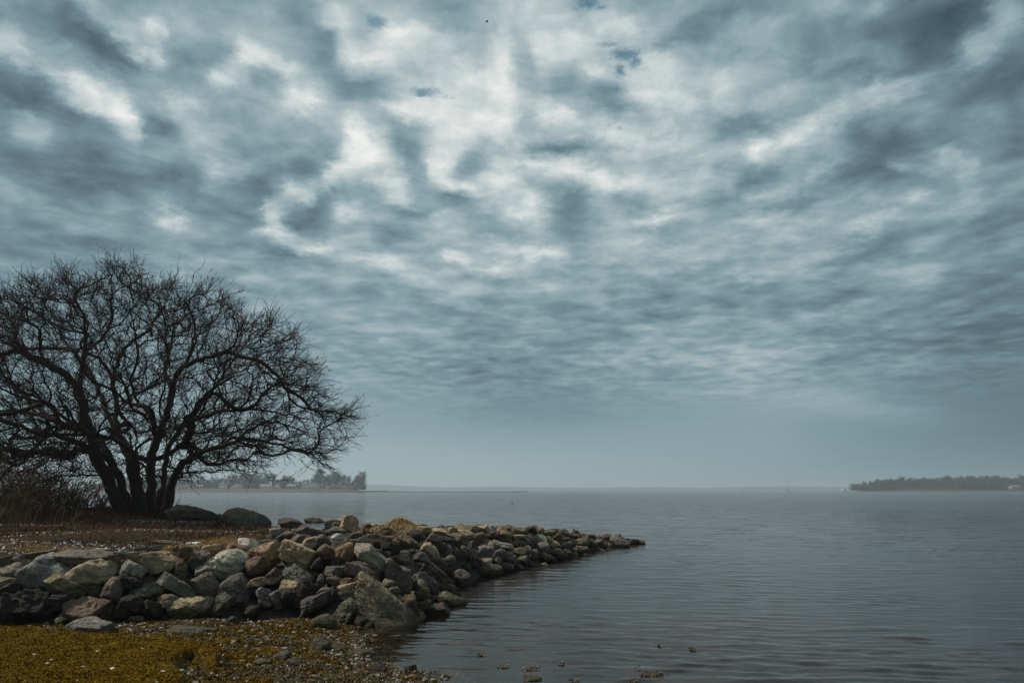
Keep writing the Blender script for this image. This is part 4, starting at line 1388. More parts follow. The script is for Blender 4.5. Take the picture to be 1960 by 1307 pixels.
# ------------------------------------------------------------------ shrubs
def shrub(x, y, hgt, spread, n, seed, label, mat=M_BRUSH, name='shrub', group='bare shrubs on the bank'):
    r_ = np.random.default_rng(seed)
    z0 = float(land_h(np.array([x]), np.array([y]))[0])
    root = empty(name, (x, y, z0), label, 'shrub', group)
    K = 7

    def grow(start, dirn, L, K, wob):
        M = len(start)
        P = np.zeros((M, K, 3))
        P[:, 0] = start
        d = dirn.copy()
        for k in range(1, K):
            d = d + r_.normal(scale=wob, size=d.shape)
            d[:, 2] -= .03 * k
            d /= np.linalg.norm(d, axis=1, keepdims=True)
            P[:, k] = P[:, k - 1] + d * (L / (K - 1))[:, None]
        return P
    st = np.column_stack([r_.normal(scale=spread * .25, size=(n, 2)), np.full(n, -.05)])
    dr = np.column_stack([r_.normal(scale=.42, size=(n, 2)), np.ones(n)])
    P = grow(st, dr, hgt * r_.uniform(.5, 1.15, n), K, .16)
    rad = np.linspace(.016, .005, K)[None, :] * np.ones((n, 1))
    V, Q = tubes(P, rad, 3)
    link('stem', mesh_from('stem', V, quads=Q), mat, root, kind='stuff')
    ks = r_.integers(1, K, size=n * 7)
    ix = r_.integers(0, n, size=n * 7)
    s2 = P[ix, ks]
    d2 = (P[ix, np.minimum(ks + 0, K - 1)] - P[ix, ks - 1])
    d2 /= np.linalg.norm(d2, axis=1, keepdims=True)
    d2 = d2 + r_.normal(scale=.7, size=d2.shape)
    P2 = grow(s2, d2, r_.uniform(.15, .5, len(s2)) * hgt * .45, 4, .25)
    V, Q = tubes(P2, np.linspace(.007, .003, 4)[None, :] * np.ones((len(s2), 1)), 3)
    link('twigs', mesh_from('twigs', V, quads=Q), mat, root, kind='stuff')
    return root


def bank_pt(px, Y):
    p = on_y(px, 940, Y)
    return p[0], Y


SHR = [(12, 19, 1.9, 1.3, 110, 'dense russet shrub at the left edge of the picture behind the tall grass'),
       (70, 21, 1.7, 1.2, 90, 'russet shrub of thin arching stems second from the left edge'),
       (118, 22.5, 1.4, 1.0, 70, 'bare shrub between the russet shrubs and the tree, under its lowest bough'),
       (160, 23.5, 1.2, .9, 50, 'smaller bare shrub with the water showing through its stems'),
       (196, 24.5, 1.0, .7, 34, 'thin shrub closest to the left side of the tree trunks'),
       (40, 24, 2.0, 1.4, 90, 'tall bare shrub behind the two russet shrubs at left'),
       (-60, 20, 2.2, 1.6, 110, 'tall shrub mostly beyond the left edge of the picture')]
for i, (px, Y, h, sp, n, lab) in enumerate(SHR):
    x, y = bank_pt(px, Y)
    shrub(x, y, h, sp, n, 500 + i, lab)
x, y = bank_pt(428, 17.8)
shrub(x, y, .42, .35, 16, 520, 'small wispy weed growing between the two boulders', M_TWIG, 'weed', None)
x, y = bank_pt(338, 22)
shrub(x, y, .7, .3, 10, 521, 'thin sprouts at the right foot of the tree trunks', M_TWIG, 'weed', None)
x, y = bank_pt(150, 15.5)
shrub(x, y, .6, .3, 5, 522, 'sparse tan weed stalks standing alone on the open bank', M_DRYGRASS, 'weed', None)


# ------------------------------------------------------------------ the big bare tree
def build_tree():
    r_ = np.random.default_rng(11)
    Y0 = 22.5
    q4 = lambda x, y: (x / 2.42, 460 + y / 2.42)
    q5 = lambda x, y: (320 + x / 2.42, 460 + y / 2.42)
    # (depth offset at start, at end, points, name)
    L = []

    def limb(kind, y_a, y_b, pts):
        L.append((kind, y_a, y_b, pts))
    limb('trunk', -.2, -1.6, [q4(560, 1262), q4(505, 1120), q4(440, 980), q4(392, 800), q4(362, 700), q4(385, 560), q4(398, 420), q4(382, 330), q4(320, 230), q4(270, 130)])
    limb('trunk', .1, 1.2, [q4(600, 1265), q4(560, 1120), q4(505, 1000), q4(440, 900), q4(340, 860), q4(210, 820), q4(90, 790), q4(-60, 790), q4(-300, 740), q4(-480, 720)])
    limb('trunk', .4, 2.2, [q4(640, 1262), q4(625, 1100), q4(600, 980), q4(530, 900), q4(538, 760), q4(522, 620), q4(560, 520), q4(600, 470), q4(690, 420), q4(760, 300), q4(820, 150)])
    limb('trunk', .0, -.8, [q4(700, 1262), q4(700, 1100), q4(700, 980), q4(745, 870), q4(790, 780), q4(798, 670), q4(838, 595), q4(885, 540), q4(905, 420), q4(868, 270), q4(900, 160)])
    limb('trunk', .3, 1.8, [q4(738, 1264), q4(758, 1070), q4(790, 930), q4(840, 860), q4(900, 810), q4(968, 720), q5(230, 660), q5(340, 600), q5(440, 560), q5(540, 540), q5(640, 560), q5(700, 610)])
    limb('trunk', -.3, -1.6, [q4(768, 1262), q4(790, 1140), q4(840, 1045), q5(90, 1010), q5(200, 965), q5(310, 930), q5(430, 925), q5(540, 950), q5(650, 990), q5(760, 1060)])
    limb('trunk', -.5, -2.6, [q4(655, 1268), q4(650, 1120), q4(640, 1000), q4(560, 930), q4(430, 900), q4(300, 830), q4(150, 700), q4(0, 640), q4(-150, 520)])
    nst = len(L)
    limb('branch', -1.0, -2.2, [q4(362, 700), q4(300, 620), q4(200, 560), q4(110, 535), q4(20, 480), q4(-80, 380)])
    limb('branch', -.9, .8, [q4(385, 560), q4(430, 480), q4(480, 420), q4(520, 340), q4(515, 210), q4(512, 70)])
    limb('branch', -.6, -3.2, [q4(330, 980), q4(270, 950), q4(200, 922), q4(90, 908), q4(50, 860), q4(0, 832), q4(-120, 800)])
    limb('branch', -.4, -2.8, [q4(470, 1110), q4(350, 1092), q4(210, 1105), q4(80, 1150), q4(-60, 1180), q4(-180, 1160)])
    limb('branch', -.3, 2.0, [q4(798, 670), q4(755, 610), q4(790, 510), q4(740, 430), q4(690, 350), q4(662, 220), q4(640, 110)])
    limb('branch', -.4, -2.2, [q4(838, 595), q5(60, 600), q5(110, 565), q5(230, 535), q5(330, 480), q5(390, 500), q5(470, 500), q5(560, 450), q5(610, 440)])
    limb('branch', .9, 3.2, [q4(870, 840), q5(30, 880), q5(130, 830), q5(250, 790), q5(400, 780), q5(530, 800), q5(660, 830), q5(780, 830), q5(860, 815)])
    limb('branch', -.5, -3.0, [q4(795, 1130), q4(850, 1100), q5(90, 1085), q5(200, 1080), q5(330, 1078), q5(430, 1082), q5(510, 1110)])
    limb('branch', .5, 2.4, [q4(885, 540), q5(60, 420), q5(140, 360), q5(230, 300), q5(300, 260), q5(340, 240)])
    limb('branch', -1.0, -3.0, [q5(310, 930), q5(400, 860), q5(470, 830), q5(560, 850), q5(650, 900), q5(730, 930)])
    limb('branch', -1.4, -2.6, [q4(398, 420), q4(280, 400), q4(180, 330), q4(90, 290), q4(20, 260)])
    limb('branch', 1.0, 3.4, [q4(530, 900), q4(480, 780), q4(430, 640), q4(330, 520), q4(260, 420), q4(180, 300)])
    limb('branch', .6, 3.0, [q5(230, 660), q5(300, 560), q5(360, 480), q5(420, 420), q5(500, 380), q5(560, 370)])
    limb('branch', 1.5, 3.6, [q4(340, 860), q4(220, 770), q4(100, 680), q4(0, 600), q4(-120, 560)])
    limb('branch', -.4, -3.4, [q4(745, 870), q4(650, 760), q4(600, 640), q4(640, 540), q4(620, 400), q4(590, 260)])

    pos, par, own, rad = [], [], [], []
    tips = []
    pos_arr = None
    for li, (kind, ya, yb, pts) in enumerate(L):
        P = []
        n = len(pts)
        for i, (px, py) in enumerate(pts):
            t = i / (n - 1)
            P.append(on_y(px, py, Y0 + ya + (yb - ya) * t ** 1.2))
        P = np.array(P)
        # resample finely with a crooked course
        seg = np.linalg.norm(np.diff(P, axis=0), axis=1)
        cum = np.concatenate([[0], np.cumsum(seg)])
        m = max(4, int(cum[-1] / .2))
        tt = np.linspace(0, cum[-1], m)
        S = np.stack([np.interp(tt, cum, P[:, k]) for k in range(3)], 1)
        for _ in range(2):
            S[1:-1] = (S[:-2] + S[1:-1] * 2 + S[2:]) / 4
        S[1:] += r_.normal(scale=.028, size=S[1:].shape)
        if kind == 'branch':
            A = np.array(pos)
            j = int(np.argmin(np.linalg.norm(A - S[0], axis=1)))
            prev = j
            k0 = 1
            S = S + (A[j] - S[0])[None, :] * np.linspace(1, 0, m)[:, None]
        else:
            pos.append(S[0])
            par.append(-1)
            own.append(li)
            prev = len(pos) - 1
            k0 = 1
        for k in range(k0, m):
            pos.append(S[k])
            par.append(prev)
            own.append(li)
            prev = len(pos) - 1
    # crown volume
    poly = [(-330, 700), (-290, 600), (-180, 560), (-60, 545), (-10, 560), (20, 530), (62, 510), (92, 538), (132, 500), (172, 528), (212, 492),
            (262, 498), (292, 540), (330, 520), (358, 552), (398, 526), (436, 556), (462, 600), (528, 584), (524, 625), (572, 640),
            (582, 688), (622, 712), (604, 752), (648, 772), (702, 797), (662, 828), (672, 862), (628, 872), (650, 900), (586, 888),
            (540, 862), (500, 895), (430, 905), (380, 890), (320, 850), (250, 840), (160, 880),
            (60, 892), (0, 900), (-150, 890), (-300, 840)]
    poly = [(x, y + 14 if y < 640 else y) for x, y in poly]
    att = []
    while len(att) < 4700:
        px, py = r_.uniform(-330, 680), r_.uniform(490, 910)
        dd = sd_poly(np.array([px]), np.array([py]), poly)[0]
        if dd < 3:
            continue
        cxn = (px - 215) / (470 if px > 215 else 560)
        cyn = (py - 760) / 270
        rr = min(1, math.hypot(cxn, cyn))
        th = 4.6 * math.sqrt(max(0.02, 1 - rr * rr))
        u = r_.uniform(-1, 1)
        u = math.copysign(abs(u) ** .8, u)
        # leave the very heart more open
        if rr < .45 and abs(u) < .35 and r_.uniform() < .7:
            continue
        q_ = on_y(px, py, Y0 + u * th)
        if vnoise(np.array([q_ * .75]), 133)[0] < -.36 and r_.uniform() < .85:
            continue
        att.append(q_)
    for _ in range(420):      # low tangle in front of and between the trunks
        att.append(on_y(r_.uniform(60, 380), r_.uniform(815, 925), Y0 + r_.uniform(-2.6, 1.5)))
    for _ in range(160):
        att.append(on_y(r_.uniform(-200, 150), r_.uniform(860, 930), Y0 + r_.uniform(-2.6, 1.5)))
    att = np.array(att)
    cen = on_y(270, 880, Y0)
    att = att[np.argsort(np.linalg.norm(att - cen, axis=1) + r_.uniform(0, 2.0, len(att)))]
    cap = 40000
    A = np.zeros((cap, 3))
    D = np.zeros((cap, 3))
    N = len(pos)
    A[:N] = pos
    for i in range(N):
        D[i] = A[i] - A[par[i]] if par[i] >= 0 else np.array([0, 0, 1])
    D[:N] /= np.linalg.norm(D[:N], axis=1, keepdims=True) + 1e-9
    okroot = A[:N, 2] > 2.1
    elig = np.zeros(cap, bool)
    elig[:N] = okroot
    for a in att:
        v = a - A[:N]
        dist = np.linalg.norm(v, axis=1)
        cs = np.einsum('ij,ij->i', v, D[:N]) / (dist + 1e-6)
        cost = dist * (1.45 - .6 * cs) + np.where(elig[:N], 0, 50)
        j = int(np.argmin(cost))
        if dist[j] < .12:
            continue
        d = D[j] * .5 + v[j] / dist[j] * .5 + r_.normal(scale=.25, size=3)
        d /= np.linalg.norm(d)
        cur = A[j].copy()
        prev = j
        st = .15
        for _ in range(int(dist[j] / st * 1.5) + 1):
            tv = a - cur
            tl = np.linalg.norm(tv)
            if tl < st * .8:
                break
            d = d * .72 + tv / tl * .34 + r_.normal(scale=.12, size=3) + np.array([0, 0, .03])
            d /= np.linalg.norm(d)
            cur = cur + d * st
            A[N] = cur
            D[N] = d
            elig[N] = True
            par.append(prev)
            own.append(1000)
            prev = N
            N += 1
            if N >= cap - 40:
                break
        if N >= cap - 40:
            break
    par_a = np.array(par)
    own_a = np.array(own)
    r2 = np.zeros(N)
    kids = [[] for _ in range(N)]
    for i in range(N):
        if par_a[i] >= 0:
            kids[par_a[i]].append(i)
    # parents always precede their children in the list
    leaf = .0092
    for i in range(N - 1, -1, -1):
        if r2[i] == 0:
            r2[i] = leaf ** 2.15
        if par_a[i] >= 0:
            r2[par_a[i]] += r2[i] * (1.0 if True else 0)
    rad = np.maximum(leaf, r2 ** (1 / 2.15) * .92)
    rad = np.minimum(rad, .185)
    rad[own_a == 1] *= .78
    rad[own_a == 6] *= .8
    # flare at the foot
    for i in range(N):
        if own_a[i] < nst and A[i, 2] < 1.7:
            rad[i] = max(rad[i], .15) * (1 + .25 * max(0, 1.4 - A[i, 2]))

    base = on_y(270, 975, Y0)
    tree = empty('bare_tree', (base[0], base[1], base[2]), 'large spreading leafless tree with several dark trunks from one base at left', 'tree')
    origin = np.array(base)

    # chains
    chains = {}
    start = [(i, -1) for i in range(N) if par_a[i] < 0]
    while start:
        i, p0 = start.pop()
        ch = [p0] if p0 >= 0 else []
        o_ = own_a[i]
        while True:
            ch.append(i)
            ks = kids[i]
            if not ks:
                break
            same = [k for k in ks if own_a[k] == own_a[i] and own_a[i] < 1000]
            nxt = same[0] if same else max(ks, key=lambda k: rad[k])
            if own_a[i] < 1000 and not same:
                nxt = max(ks, key=lambda k: rad[k])
            for k in ks:
                if k != nxt:
                    start.append((k, i))
            i = nxt
        chains.setdefault(int(o_), []).append(ch)

    def chain_mesh(lst, sides):
        Vs, Qs, n0 = [], [], 0
        for ch in lst:
            if len(ch) < 2:
                continue
            P = A[ch][None] - origin
            rr = rad[ch].copy()
            if len(ch) > 2 and par_a[ch[1]] == ch[0] and rr[0] > rr[1] * 1.15:
                rr[0] = rr[1] * 1.1
            V, Q = tubes(P, rr[None], sides)
            Vs.append(V)
            Qs.append(Q + n0)
            n0 += len(V)
        return np.vstack(Vs), np.vstack(Qs)
    for li in range(len(L)):
        if li in chains:
            V, Q = chain_mesh(chains[li], 9)
            link(L[li][0], mesh_from(L[li][0], V, quads=Q), M_BARK, tree)
    V, Q = chain_mesh(chains[1000], 4)
    link('side_branches', mesh_from('side_branches', V, quads=Q), M_TWIG, tree, kind='stuff')

    # twigs
    thin = np.nonzero((rad[:N] < .05) & (A[:N, 2] > 1.9))[0]
    src = np.concatenate([thin, thin[r_.uniform(size=len(thin)) < .45]])
    src = src[r_.uniform(size=len(src)) < .95]

    def grow(S, Dn, Ln, K, wob, upw):
        M = len(S)
        P = np.zeros((M, K, 3))
        P[:, 0] = S
        d = Dn / np.linalg.norm(Dn, axis=1, keepdims=True)
        for k in range(1, K):
            d = d + r_.normal(scale=wob, size=d.shape)
            d[:, 2] += upw
            d /= np.linalg.norm(d, axis=1, keepdims=True)
            P[:, k] = P[:, k - 1] + d * (Ln / (K - 1))[:, None]
        return P
    outw = A[src] - cen
    outw /= np.linalg.norm(outw, axis=1, keepdims=True) + 1e-9
    d0 = D[src] * .6 + outw * .7 + r_.normal(scale=.42, size=(len(src), 3))
    Ln = r_.uniform(.18, .75, len(src))
    P1 = grow(A[src], d0, Ln, 5, .13, .02)
    V1, Q1 = tubes(P1 - origin, np.linspace(.0075, .004, 5)[None] * np.ones((len(src), 1)), 3)
    n2 = int(len(src) * 2.2)
    ix = r_.integers(0, len(src), n2)
    kk = r_.integers(1, 5, n2)
    s2 = P1[ix, kk]
    dd = P1[ix, kk] - P1[ix, kk - 1]
    dd /= np.linalg.norm(dd, axis=1, keepdims=True)
    P2 = grow(s2, dd + r_.normal(scale=.62, size=dd.shape), r_.uniform(.05, .24, n2), 3, .25, .05)
    V2, Q2 = tubes(P2 - origin, np.linspace(.0055, .0035, 3)[None] * np.ones((n2, 1)), 3)
    link('twigs', mesh_from('twigs', np.vstack([V1, V2]), quads=np.vstack([Q1, Q2 + len(V1)])), M_TWIG, tree, kind='stuff')
    print('tree nodes', N, 'twigs', len(src), n2)


build_tree()

# ------------------------------------------------------------------ far shores
M_FARBARK = simple_mat('grey bark', (0.10, 0.092, 0.085), .9, .3, .5)
M_FARCROWN = island_mat('grey twigs', [(0.085, 0.076, 0.070), (0.13, 0.12, 0.112), (0.10, 0.09, 0.082)])
M_ISLCROWN = island_mat('dark twigs', [(0.045, 0.041, 0.039), (0.08, 0.073, 0.07), (0.06, 0.055, 0.052)])
M_CONIFER = island_mat('pine needles', [(0.02, 0.032, 0.022), (0.04, 0.055, 0.035)])
M_FARLAND = simple_mat('far shore', (0.05, 0.042, 0.035), .9, .4, .05)
M_HILL = simple_mat('wooded far hills', (0.035, 0.04, 0.036), .9, .3, .02)
M_HWALL = simple_mat('pale clapboard', (0.55, 0.55, 0.53), .7, .1, .5)
M_HROOF = simple_mat('grey shingle roof', (0.13, 0.13, 0.135), .8, .2, .8)
M_HGLASS = simple_mat('window glass', (0.04, 0.05, 0.06), .2, .1, .5, spec=.6)
M_HBRICK = simple_mat('brick chimney', (0.22, 0.11, 0.08), .8, .2, 2)

WPX = lambda px, Y: (px - 980) / F_PX * Y * math.cos(PITCH) * 0.978 * 1.0   # lateral metres at far distance


def far_x(px, Y):
    return float(on_y(px, 938, Y)[0])


def ridge(name, x0, x1, yc, half, hf, nx_, ny_, mat, **kw):
    xs = np.linspace(x0, x1, nx_)
    ts = np.linspace(-1, 1, ny_)
    XX, TT = np.meshgrid(xs, ts)
    YY = yc + TT * half
    ZZ = -0.8 + (hf(XX) + .8) * (1 - np.abs(TT) ** 3)
    v = np.stack([XX, YY, ZZ], -1).reshape(-1, 3)
    i = (np.arange(ny_ - 1)[:, None] * nx_ + np.arange(nx_ - 1)[None, :]).ravel()
    q = np.stack([i, i + 1, i + nx_ + 1, i + nx_], -1)
    return link(name, mesh_from(name, v, quads=q), mat, **kw)


def taper(x, x0, x1, l0, l1):
    return sstep(x, x0, x0 + l0) * (1 - sstep(x, x1 - l1, x1))


YL, YR = 600.0, 800.0
xa, xb = far_x(-200, YL + 45), far_x(700, YL + 45)
ridge('headland', xa, xb, YL + 45, 50, lambda x: 3.0 * taper(x, xa, xb, 5, 22) + .3 * np.sin(x * .2), 220, 14, M_FARLAND, kind='structure')
sa, sb = far_x(640, 640), far_x(1042, 640)
ridge('sand_spit', sa, sb, 652, 10, lambda x: -.3 + 1.0 * taper(x, sa, sb, 30, 60) + .25 * np.sin(x * .13) * np.sin(x * .31) +
      .9 * np.exp(-((x - far_x(720, 640)) / 12) ** 2) + .6 * np.exp(-((x - far_x(1000, 640)) / 10) ** 2), 200, 8, M_FARLAND, kind='structure')
ia, ib = far_x(1655, YR + 50), far_x(2250, YR + 50)
ridge('island', ia, ib, YR + 50, 55, lambda x: 2.6 * taper(x, ia, ib, 12, 60) + .3 * np.sin(x * .1), 200, 14, M_FARLAND, kind='structure')


def hill_h(x):
    Y = 3200.0
    px = 980 + x / Y * F_PX / math.cos(PITCH) * .9775 * 1.0
    h = np.interp(px, [560, 690, 740, 800, 860, 960, 1080, 1200, 1380, 1450, 1580, 1680, 1760, 2200],
                  [9, 12.5, 11, 8, 6.5, 7.5, 6.0, 6.5, 6.0, 7.5, 8.5, 6.5, 7.0, 8.0])
    n = vnoise(np.stack([x * .012, x * 0, x * 0], -1), 5) * .9 + vnoise(np.stack([x * .05, x * 0, x * 0], -1), 6) * .5
    return (h + n) * Y / F_PX * .9775


ridge('far_hills', -3300, 3300, 3400, 200, hill_h, 900, 12, M_HILL, kind='structure')


# trees of the far shores: a few shapes, each used many times
def far_tree_meshes(seed, H, conifer=False):
    r_ = np.random.default_rng(seed)
    tp = np.array([[0, 0, -.5], [r_.normal() * .15, 0, H * .25], [r_.normal() * .3, r_.normal() * .3, H * .55], [r_.normal() * .5, 0, H * .85]])
    Vs, Qs = tubes(tp[None], np.array([[.4, .32, .22, .06]]), 6)
    # limbs
    n = 26
    t = r_.uniform(.10, .85, n)
    s = np.stack([np.interp(t, [0, .3, .6, .9], tp[:, k]) for k in range(3)], 1)
    a = r_.uniform(0, 6.28, n)
    el = r_.uniform(.75, 1.3, n)
    d = np.stack([np.cos(a) * np.cos(el), np.sin(a) * np.cos(el), np.sin(el)], 1)
    Ln = H * .5 * r_.uniform(.5, 1.1, n) * (1.2 - t * .7)
    e = s + d * Ln[:, None]
    e[:, 2] = np.minimum(e[:, 2], H * r_.uniform(.82, 1.0, n) * (1 - .03 * (e[:, 0] ** 2 + e[:, 1] ** 2) / 4))
    mid = (s + e) / 2 + r_.normal(scale=.25, size=s.shape)
    PP = np.stack([s, mid, e], 1)
    V2, Q2 = tubes(PP, np.array([[.16, .10, .04]]) * np.ones((n, 1)), 3)
    trunk = (np.vstack([Vs, V2]), np.vstack([Qs, Q2 + len(Vs)]))
    if conifer:
        # tiers of drooping boughs, gappy
        Vc, Tc, n0 = [], [], 0
        for k in range(260):
            zz = H * r_.uniform(.22, 1.0)
            rr = (H - zz) * .30 + .4
            aa = r_.uniform(0, 6.28)
            L_ = rr * r_.uniform(.5, 1.1)
            c, s_ = math.cos(aa), math.sin(aa)
            w_ = .35
            tip = np.array([c * L_, s_ * L_, zz - .15 * L_ + r_.normal() * .1])
            b0 = np.array([-s_ * w_ + c * .2 * L_, c * w_ + s_ * .2 * L_, zz + .12])
            b1 = np.array([s_ * w_ + c * .2 * L_, -c * w_ + s_ * .2 * L_, zz + .05])
            b2 = np.array([c * L_ * .6, s_ * L_ * .6, zz - .4])
            Vc += [b0, b1, tip, b2]
            Tc += [(n0, n0 + 1, n0 + 2), (n0 + 1, n0 + 3, n0 + 2)]
            n0 += 4
        return trunk, (np.array(Vc), np.array(Tc))
    # fine twigs as slender slivers, fanned at the limb ends
    M = 700
    ix = r_.integers(0, n, M)
    u = r_.uniform(.35, 1.0, M)[:, None]
    c0 = s[ix] * (1 - u) + e[ix] * u + r_.normal(scale=.35, size=(M, 3))
    dd = d[ix] + r_.normal(scale=.55, size=(M, 3))
    dd /= np.linalg.norm(dd, axis=1, keepdims=True)
    L2 = r_.uniform(.9, 2.2, M)[:, None]
    sd = r_.normal(size=(M, 3))
    sd = np.cross(dd, sd)
    sd /= np.linalg.norm(sd, axis=1, keepdims=True)
    wv = r_.uniform(.05, .13, M)[:, None]
    V3 = np.stack([c0 - sd * wv, c0 + sd * wv, c0 + dd * L2], 1).reshape(-1, 3)
    T3 = np.arange(M * 3).reshape(-1, 3)
    return trunk, (V3, T3)


FT = []
for k in range(6):
    (tv, tq), (cv, ct) = far_tree_meshes(700 + k, 8.8 + (k % 3))
    a_, b_ = mesh_from('trunk', tv, quads=tq), mesh_from('crown', cv, tris=ct, smooth=False)
    a_.materials.append(M_FARBARK)
    b_.materials.append(M_FARCROWN)
    FT.append((a_, b_))
FTI = []
for a_, b_ in FT:
    c_ = b_.copy()
    c_.materials.clear()
    c_.materials.append(M_ISLCROWN)
    FTI.append((a_, c_))
(tv, tq), (cv, ct) = far_tree_meshes(750, 10.0, True)
CON = (mesh_from('trunk', tv, quads=tq), mesh_from('crown', cv, tris=ct, smooth=False))
CON[0].materials.append(M_FARBARK)
CON[1].materials.append(M_CONIFER)


def far_tree(x, y, z, H, k, label, group, meshes=None):
    t = empty('pine_tree' if 'pine' in label else 'bare_tree', (x, y, z), label, 'tree', group)
    s = H / 10.0
    t.scale = (s * random.uniform(.85, 1.15), s, s)
    t.rotation_euler = (0, 0, random.uniform(0, 6.3))
    a_, b_ = meshes or FT[k % 6]
    link('trunk', a_, None, t)
    link('crown', b_, None, t)
    return t


px = 200.0
k = 0
while px < 694:
    H = 29 + 5 * math.sin(px * .043) + random.uniform(-5, 5) - (8 if 560 < px < 600 else 0) - (5 if px < 420 else 0)
    Y = YL + random.uniform(42, 70)
    if px > 686.5:
        H, Y = 35, YL + 40
    lab = 'grey bare tree in the hazy wood behind the houses across the water at left'
    if px > 686.5:
        lab = 'tall rounded bare tree at the right end of the far wood, beside the leaning pine'
    far_tree(far_x(px, Y), Y, 2.6, H * Y / F_PX * .95, k, lab, 'bare trees on the far headland')
    px += random.uniform(6, 10)
    k += 1
far_tree(far_x(694, YL + 32), YL + 32, 1.2, 8.6, 0, 'dark ragged pine leaning at the very tip of the far headland', None, CON)
px = 1668.0
while px < 2080:
    H = np.interp(px, [1668, 1690, 1740, 1800, 1900, 1930, 2000], [18, 21, 23, 25, 29, 26, 25]) + random.uniform(-2, 2)
    Y = YR + random.uniform(20, 60)
    lab = 'dark bare tree standing in the crowded wood of the island at right'
    if px == 1668.0:
        lab = 'first bare tree of the island wood, at its left point'
    far_tree(far_x(px, Y), Y, 2.0, H * Y / F_PX * .95, k, lab, 'bare trees on the island', FTI[k % 6])
    if px > 1700:
        far_tree(far_x(px + 4, Y), YR + 80, 2.0, H * Y / F_PX * .85, k + 2, 'dark bare tree standing in the crowded wood of the island at right', 'bare trees on the island', FTI[(k + 2) % 6])
    px += random.uniform(5.5, 9)
    k += 1


def thicket(name, x0, x1, y0, y1, n, h, label, seed, z=1.5, mat=None):
    r_ = np.random.default_rng(seed)
    p = np.column_stack([r_.uniform(x0, x1, n), r_.uniform(y0, y1, n), np.full(n, z)])
    return blades(p, h, .35, None, name, mat or M_FARCROWN, .5, seed, kind='stuff', label=label, cat='undergrowth')


thicket('undergrowth', far_x(150, 640), far_x(690, 640), 640, 668, 9000, 6.5, 'grey scrub under the trees of the far headland', 801, 2.2)
thicket('undergrowth', far_x(1672, 820), far_x(2100, 820), 812, 880, 14000, 8.5, 'dark scrub under the trees of the island', 802, 1.6, M_ISLCROWN)
thicket('undergrowth', far_x(700, 640), far_x(740, 640), 648, 656, 160, 1.2, 'low scrub on the sand spit', 803, .4)
thicket('undergrowth', far_x(975, 640), far_x(1012, 640), 648, 656, 120, .9, 'patch of scrub near the end of the sand spit', 804, .3)


def box(x0, x1, y0, y1, z0, z1):
    v = [(x0, y0, z0), (x1, y0, z0), (x1, y1, z0), (x0, y1, z0), (x0, y0, z1), (x1, y0, z1), (x1, y1, z1), (x0, y1, z1)]
    f = [(0, 3, 2, 1), (4, 5, 6, 7), (0, 1, 5, 4), (1, 2, 6, 5), (2, 3, 7, 6), (3, 0, 4, 7)]
    return v, f


def house(px, Y, z, w, h, rh, label, gable=True, tone=None, nwin=3):
    x = far_x(px, Y)
    t = empty('house', (x, Y, z), label, 'house', 'houses on the far headland' if px < 900 else None)
    d = w * .75
    v, f = box(-w / 2, w / 2, -d / 2, d / 2, -1, h)
    link('wall', mesh_from('wall', v, faces=f, smooth=False), tone or M_HWALL, t)
    e = .35
    if gable:   # ridge runs away from the viewer
        v = [(-w / 2 - e, -d / 2 - e, h), (w / 2 + e, -d / 2 - e, h), (0, -d / 2 - e, h + rh), (-w / 2 - e, d / 2 + e, h), (w / 2 + e, d / 2 + e, h), (0, d / 2 + e, h + rh)]
        v += [(a, b, c - .25) for a, b, c in v]
        f = [(0, 2, 5, 3), (2, 1, 4, 5), (6, 9, 11, 8), (8, 11, 10, 7), (0, 6, 8, 2), (2, 8, 7, 1), (3, 5, 11, 9), (5, 4, 10, 11), (0, 3, 9, 6), (1, 7, 10, 4)]
        gv = [(-w / 2, -d / 2 + .01, h), (w / 2, -d / 2 + .01, h), (0, -d / 2 + .01, h + rh - .3), (-w / 2, d / 2 - .01, h), (w / 2, d / 2 - .01, h), (0, d / 2 - .01, h + rh - .3)]
        link('gable', mesh_from('gable', gv, faces=[(0, 1, 2), (3, 5, 4), (0, 2, 5, 3), (1, 4, 5, 2)], smooth=False), tone or M_HWALL, t)
    else:
        v = [(-w / 2 - e, -d / 2 - e, h), (w / 2 + e, -d / 2 - e, h), (w / 2 + e, 0, h + rh), (-w / 2 - e, 0, h + rh), (-w / 2 - e, d / 2 + e, h), (w / 2 + e, d / 2 + e, h)]
        v += [(a, b, c - .25) for a, b, c in v]
        f = [(0, 1, 2, 3), (3, 2, 5, 4), (6, 9, 8, 7), (9, 10, 11, 8), (0, 6, 7, 1), (4, 5, 11, 10), (0, 3, 9, 6), (3, 4, 10, 9), (1, 7, 8, 2), (2, 8, 11, 5)]
        gv = []
    link('roof', mesh_from('roof', v, faces=f, smooth=False), M_HROOF, t)
    v, f = box(w * .18, w * .18 + .8, -.4, .4, h, h + rh + .7)
    link('chimney', mesh_from('chimney', v, faces=f, smooth=False), M_HBRICK, t)
    wm = None
    for r0 in ([.9] if h < 4 else [.9, 3.4]):
        for i in range(nwin):
            cx_ = -w / 2 + w * (i + .5) / nwin
            if wm is None:
                v, f = box(-.45, .45, -.04, .04, 0, 1.3)
                wm = mesh_from('window', v, faces=f, smooth=False)
                wm.materials.append(M_HGLASS)
            o_ = link('window', wm, None, t)
            o_.location = (cx_, -d / 2 - .03, r0)
    return t


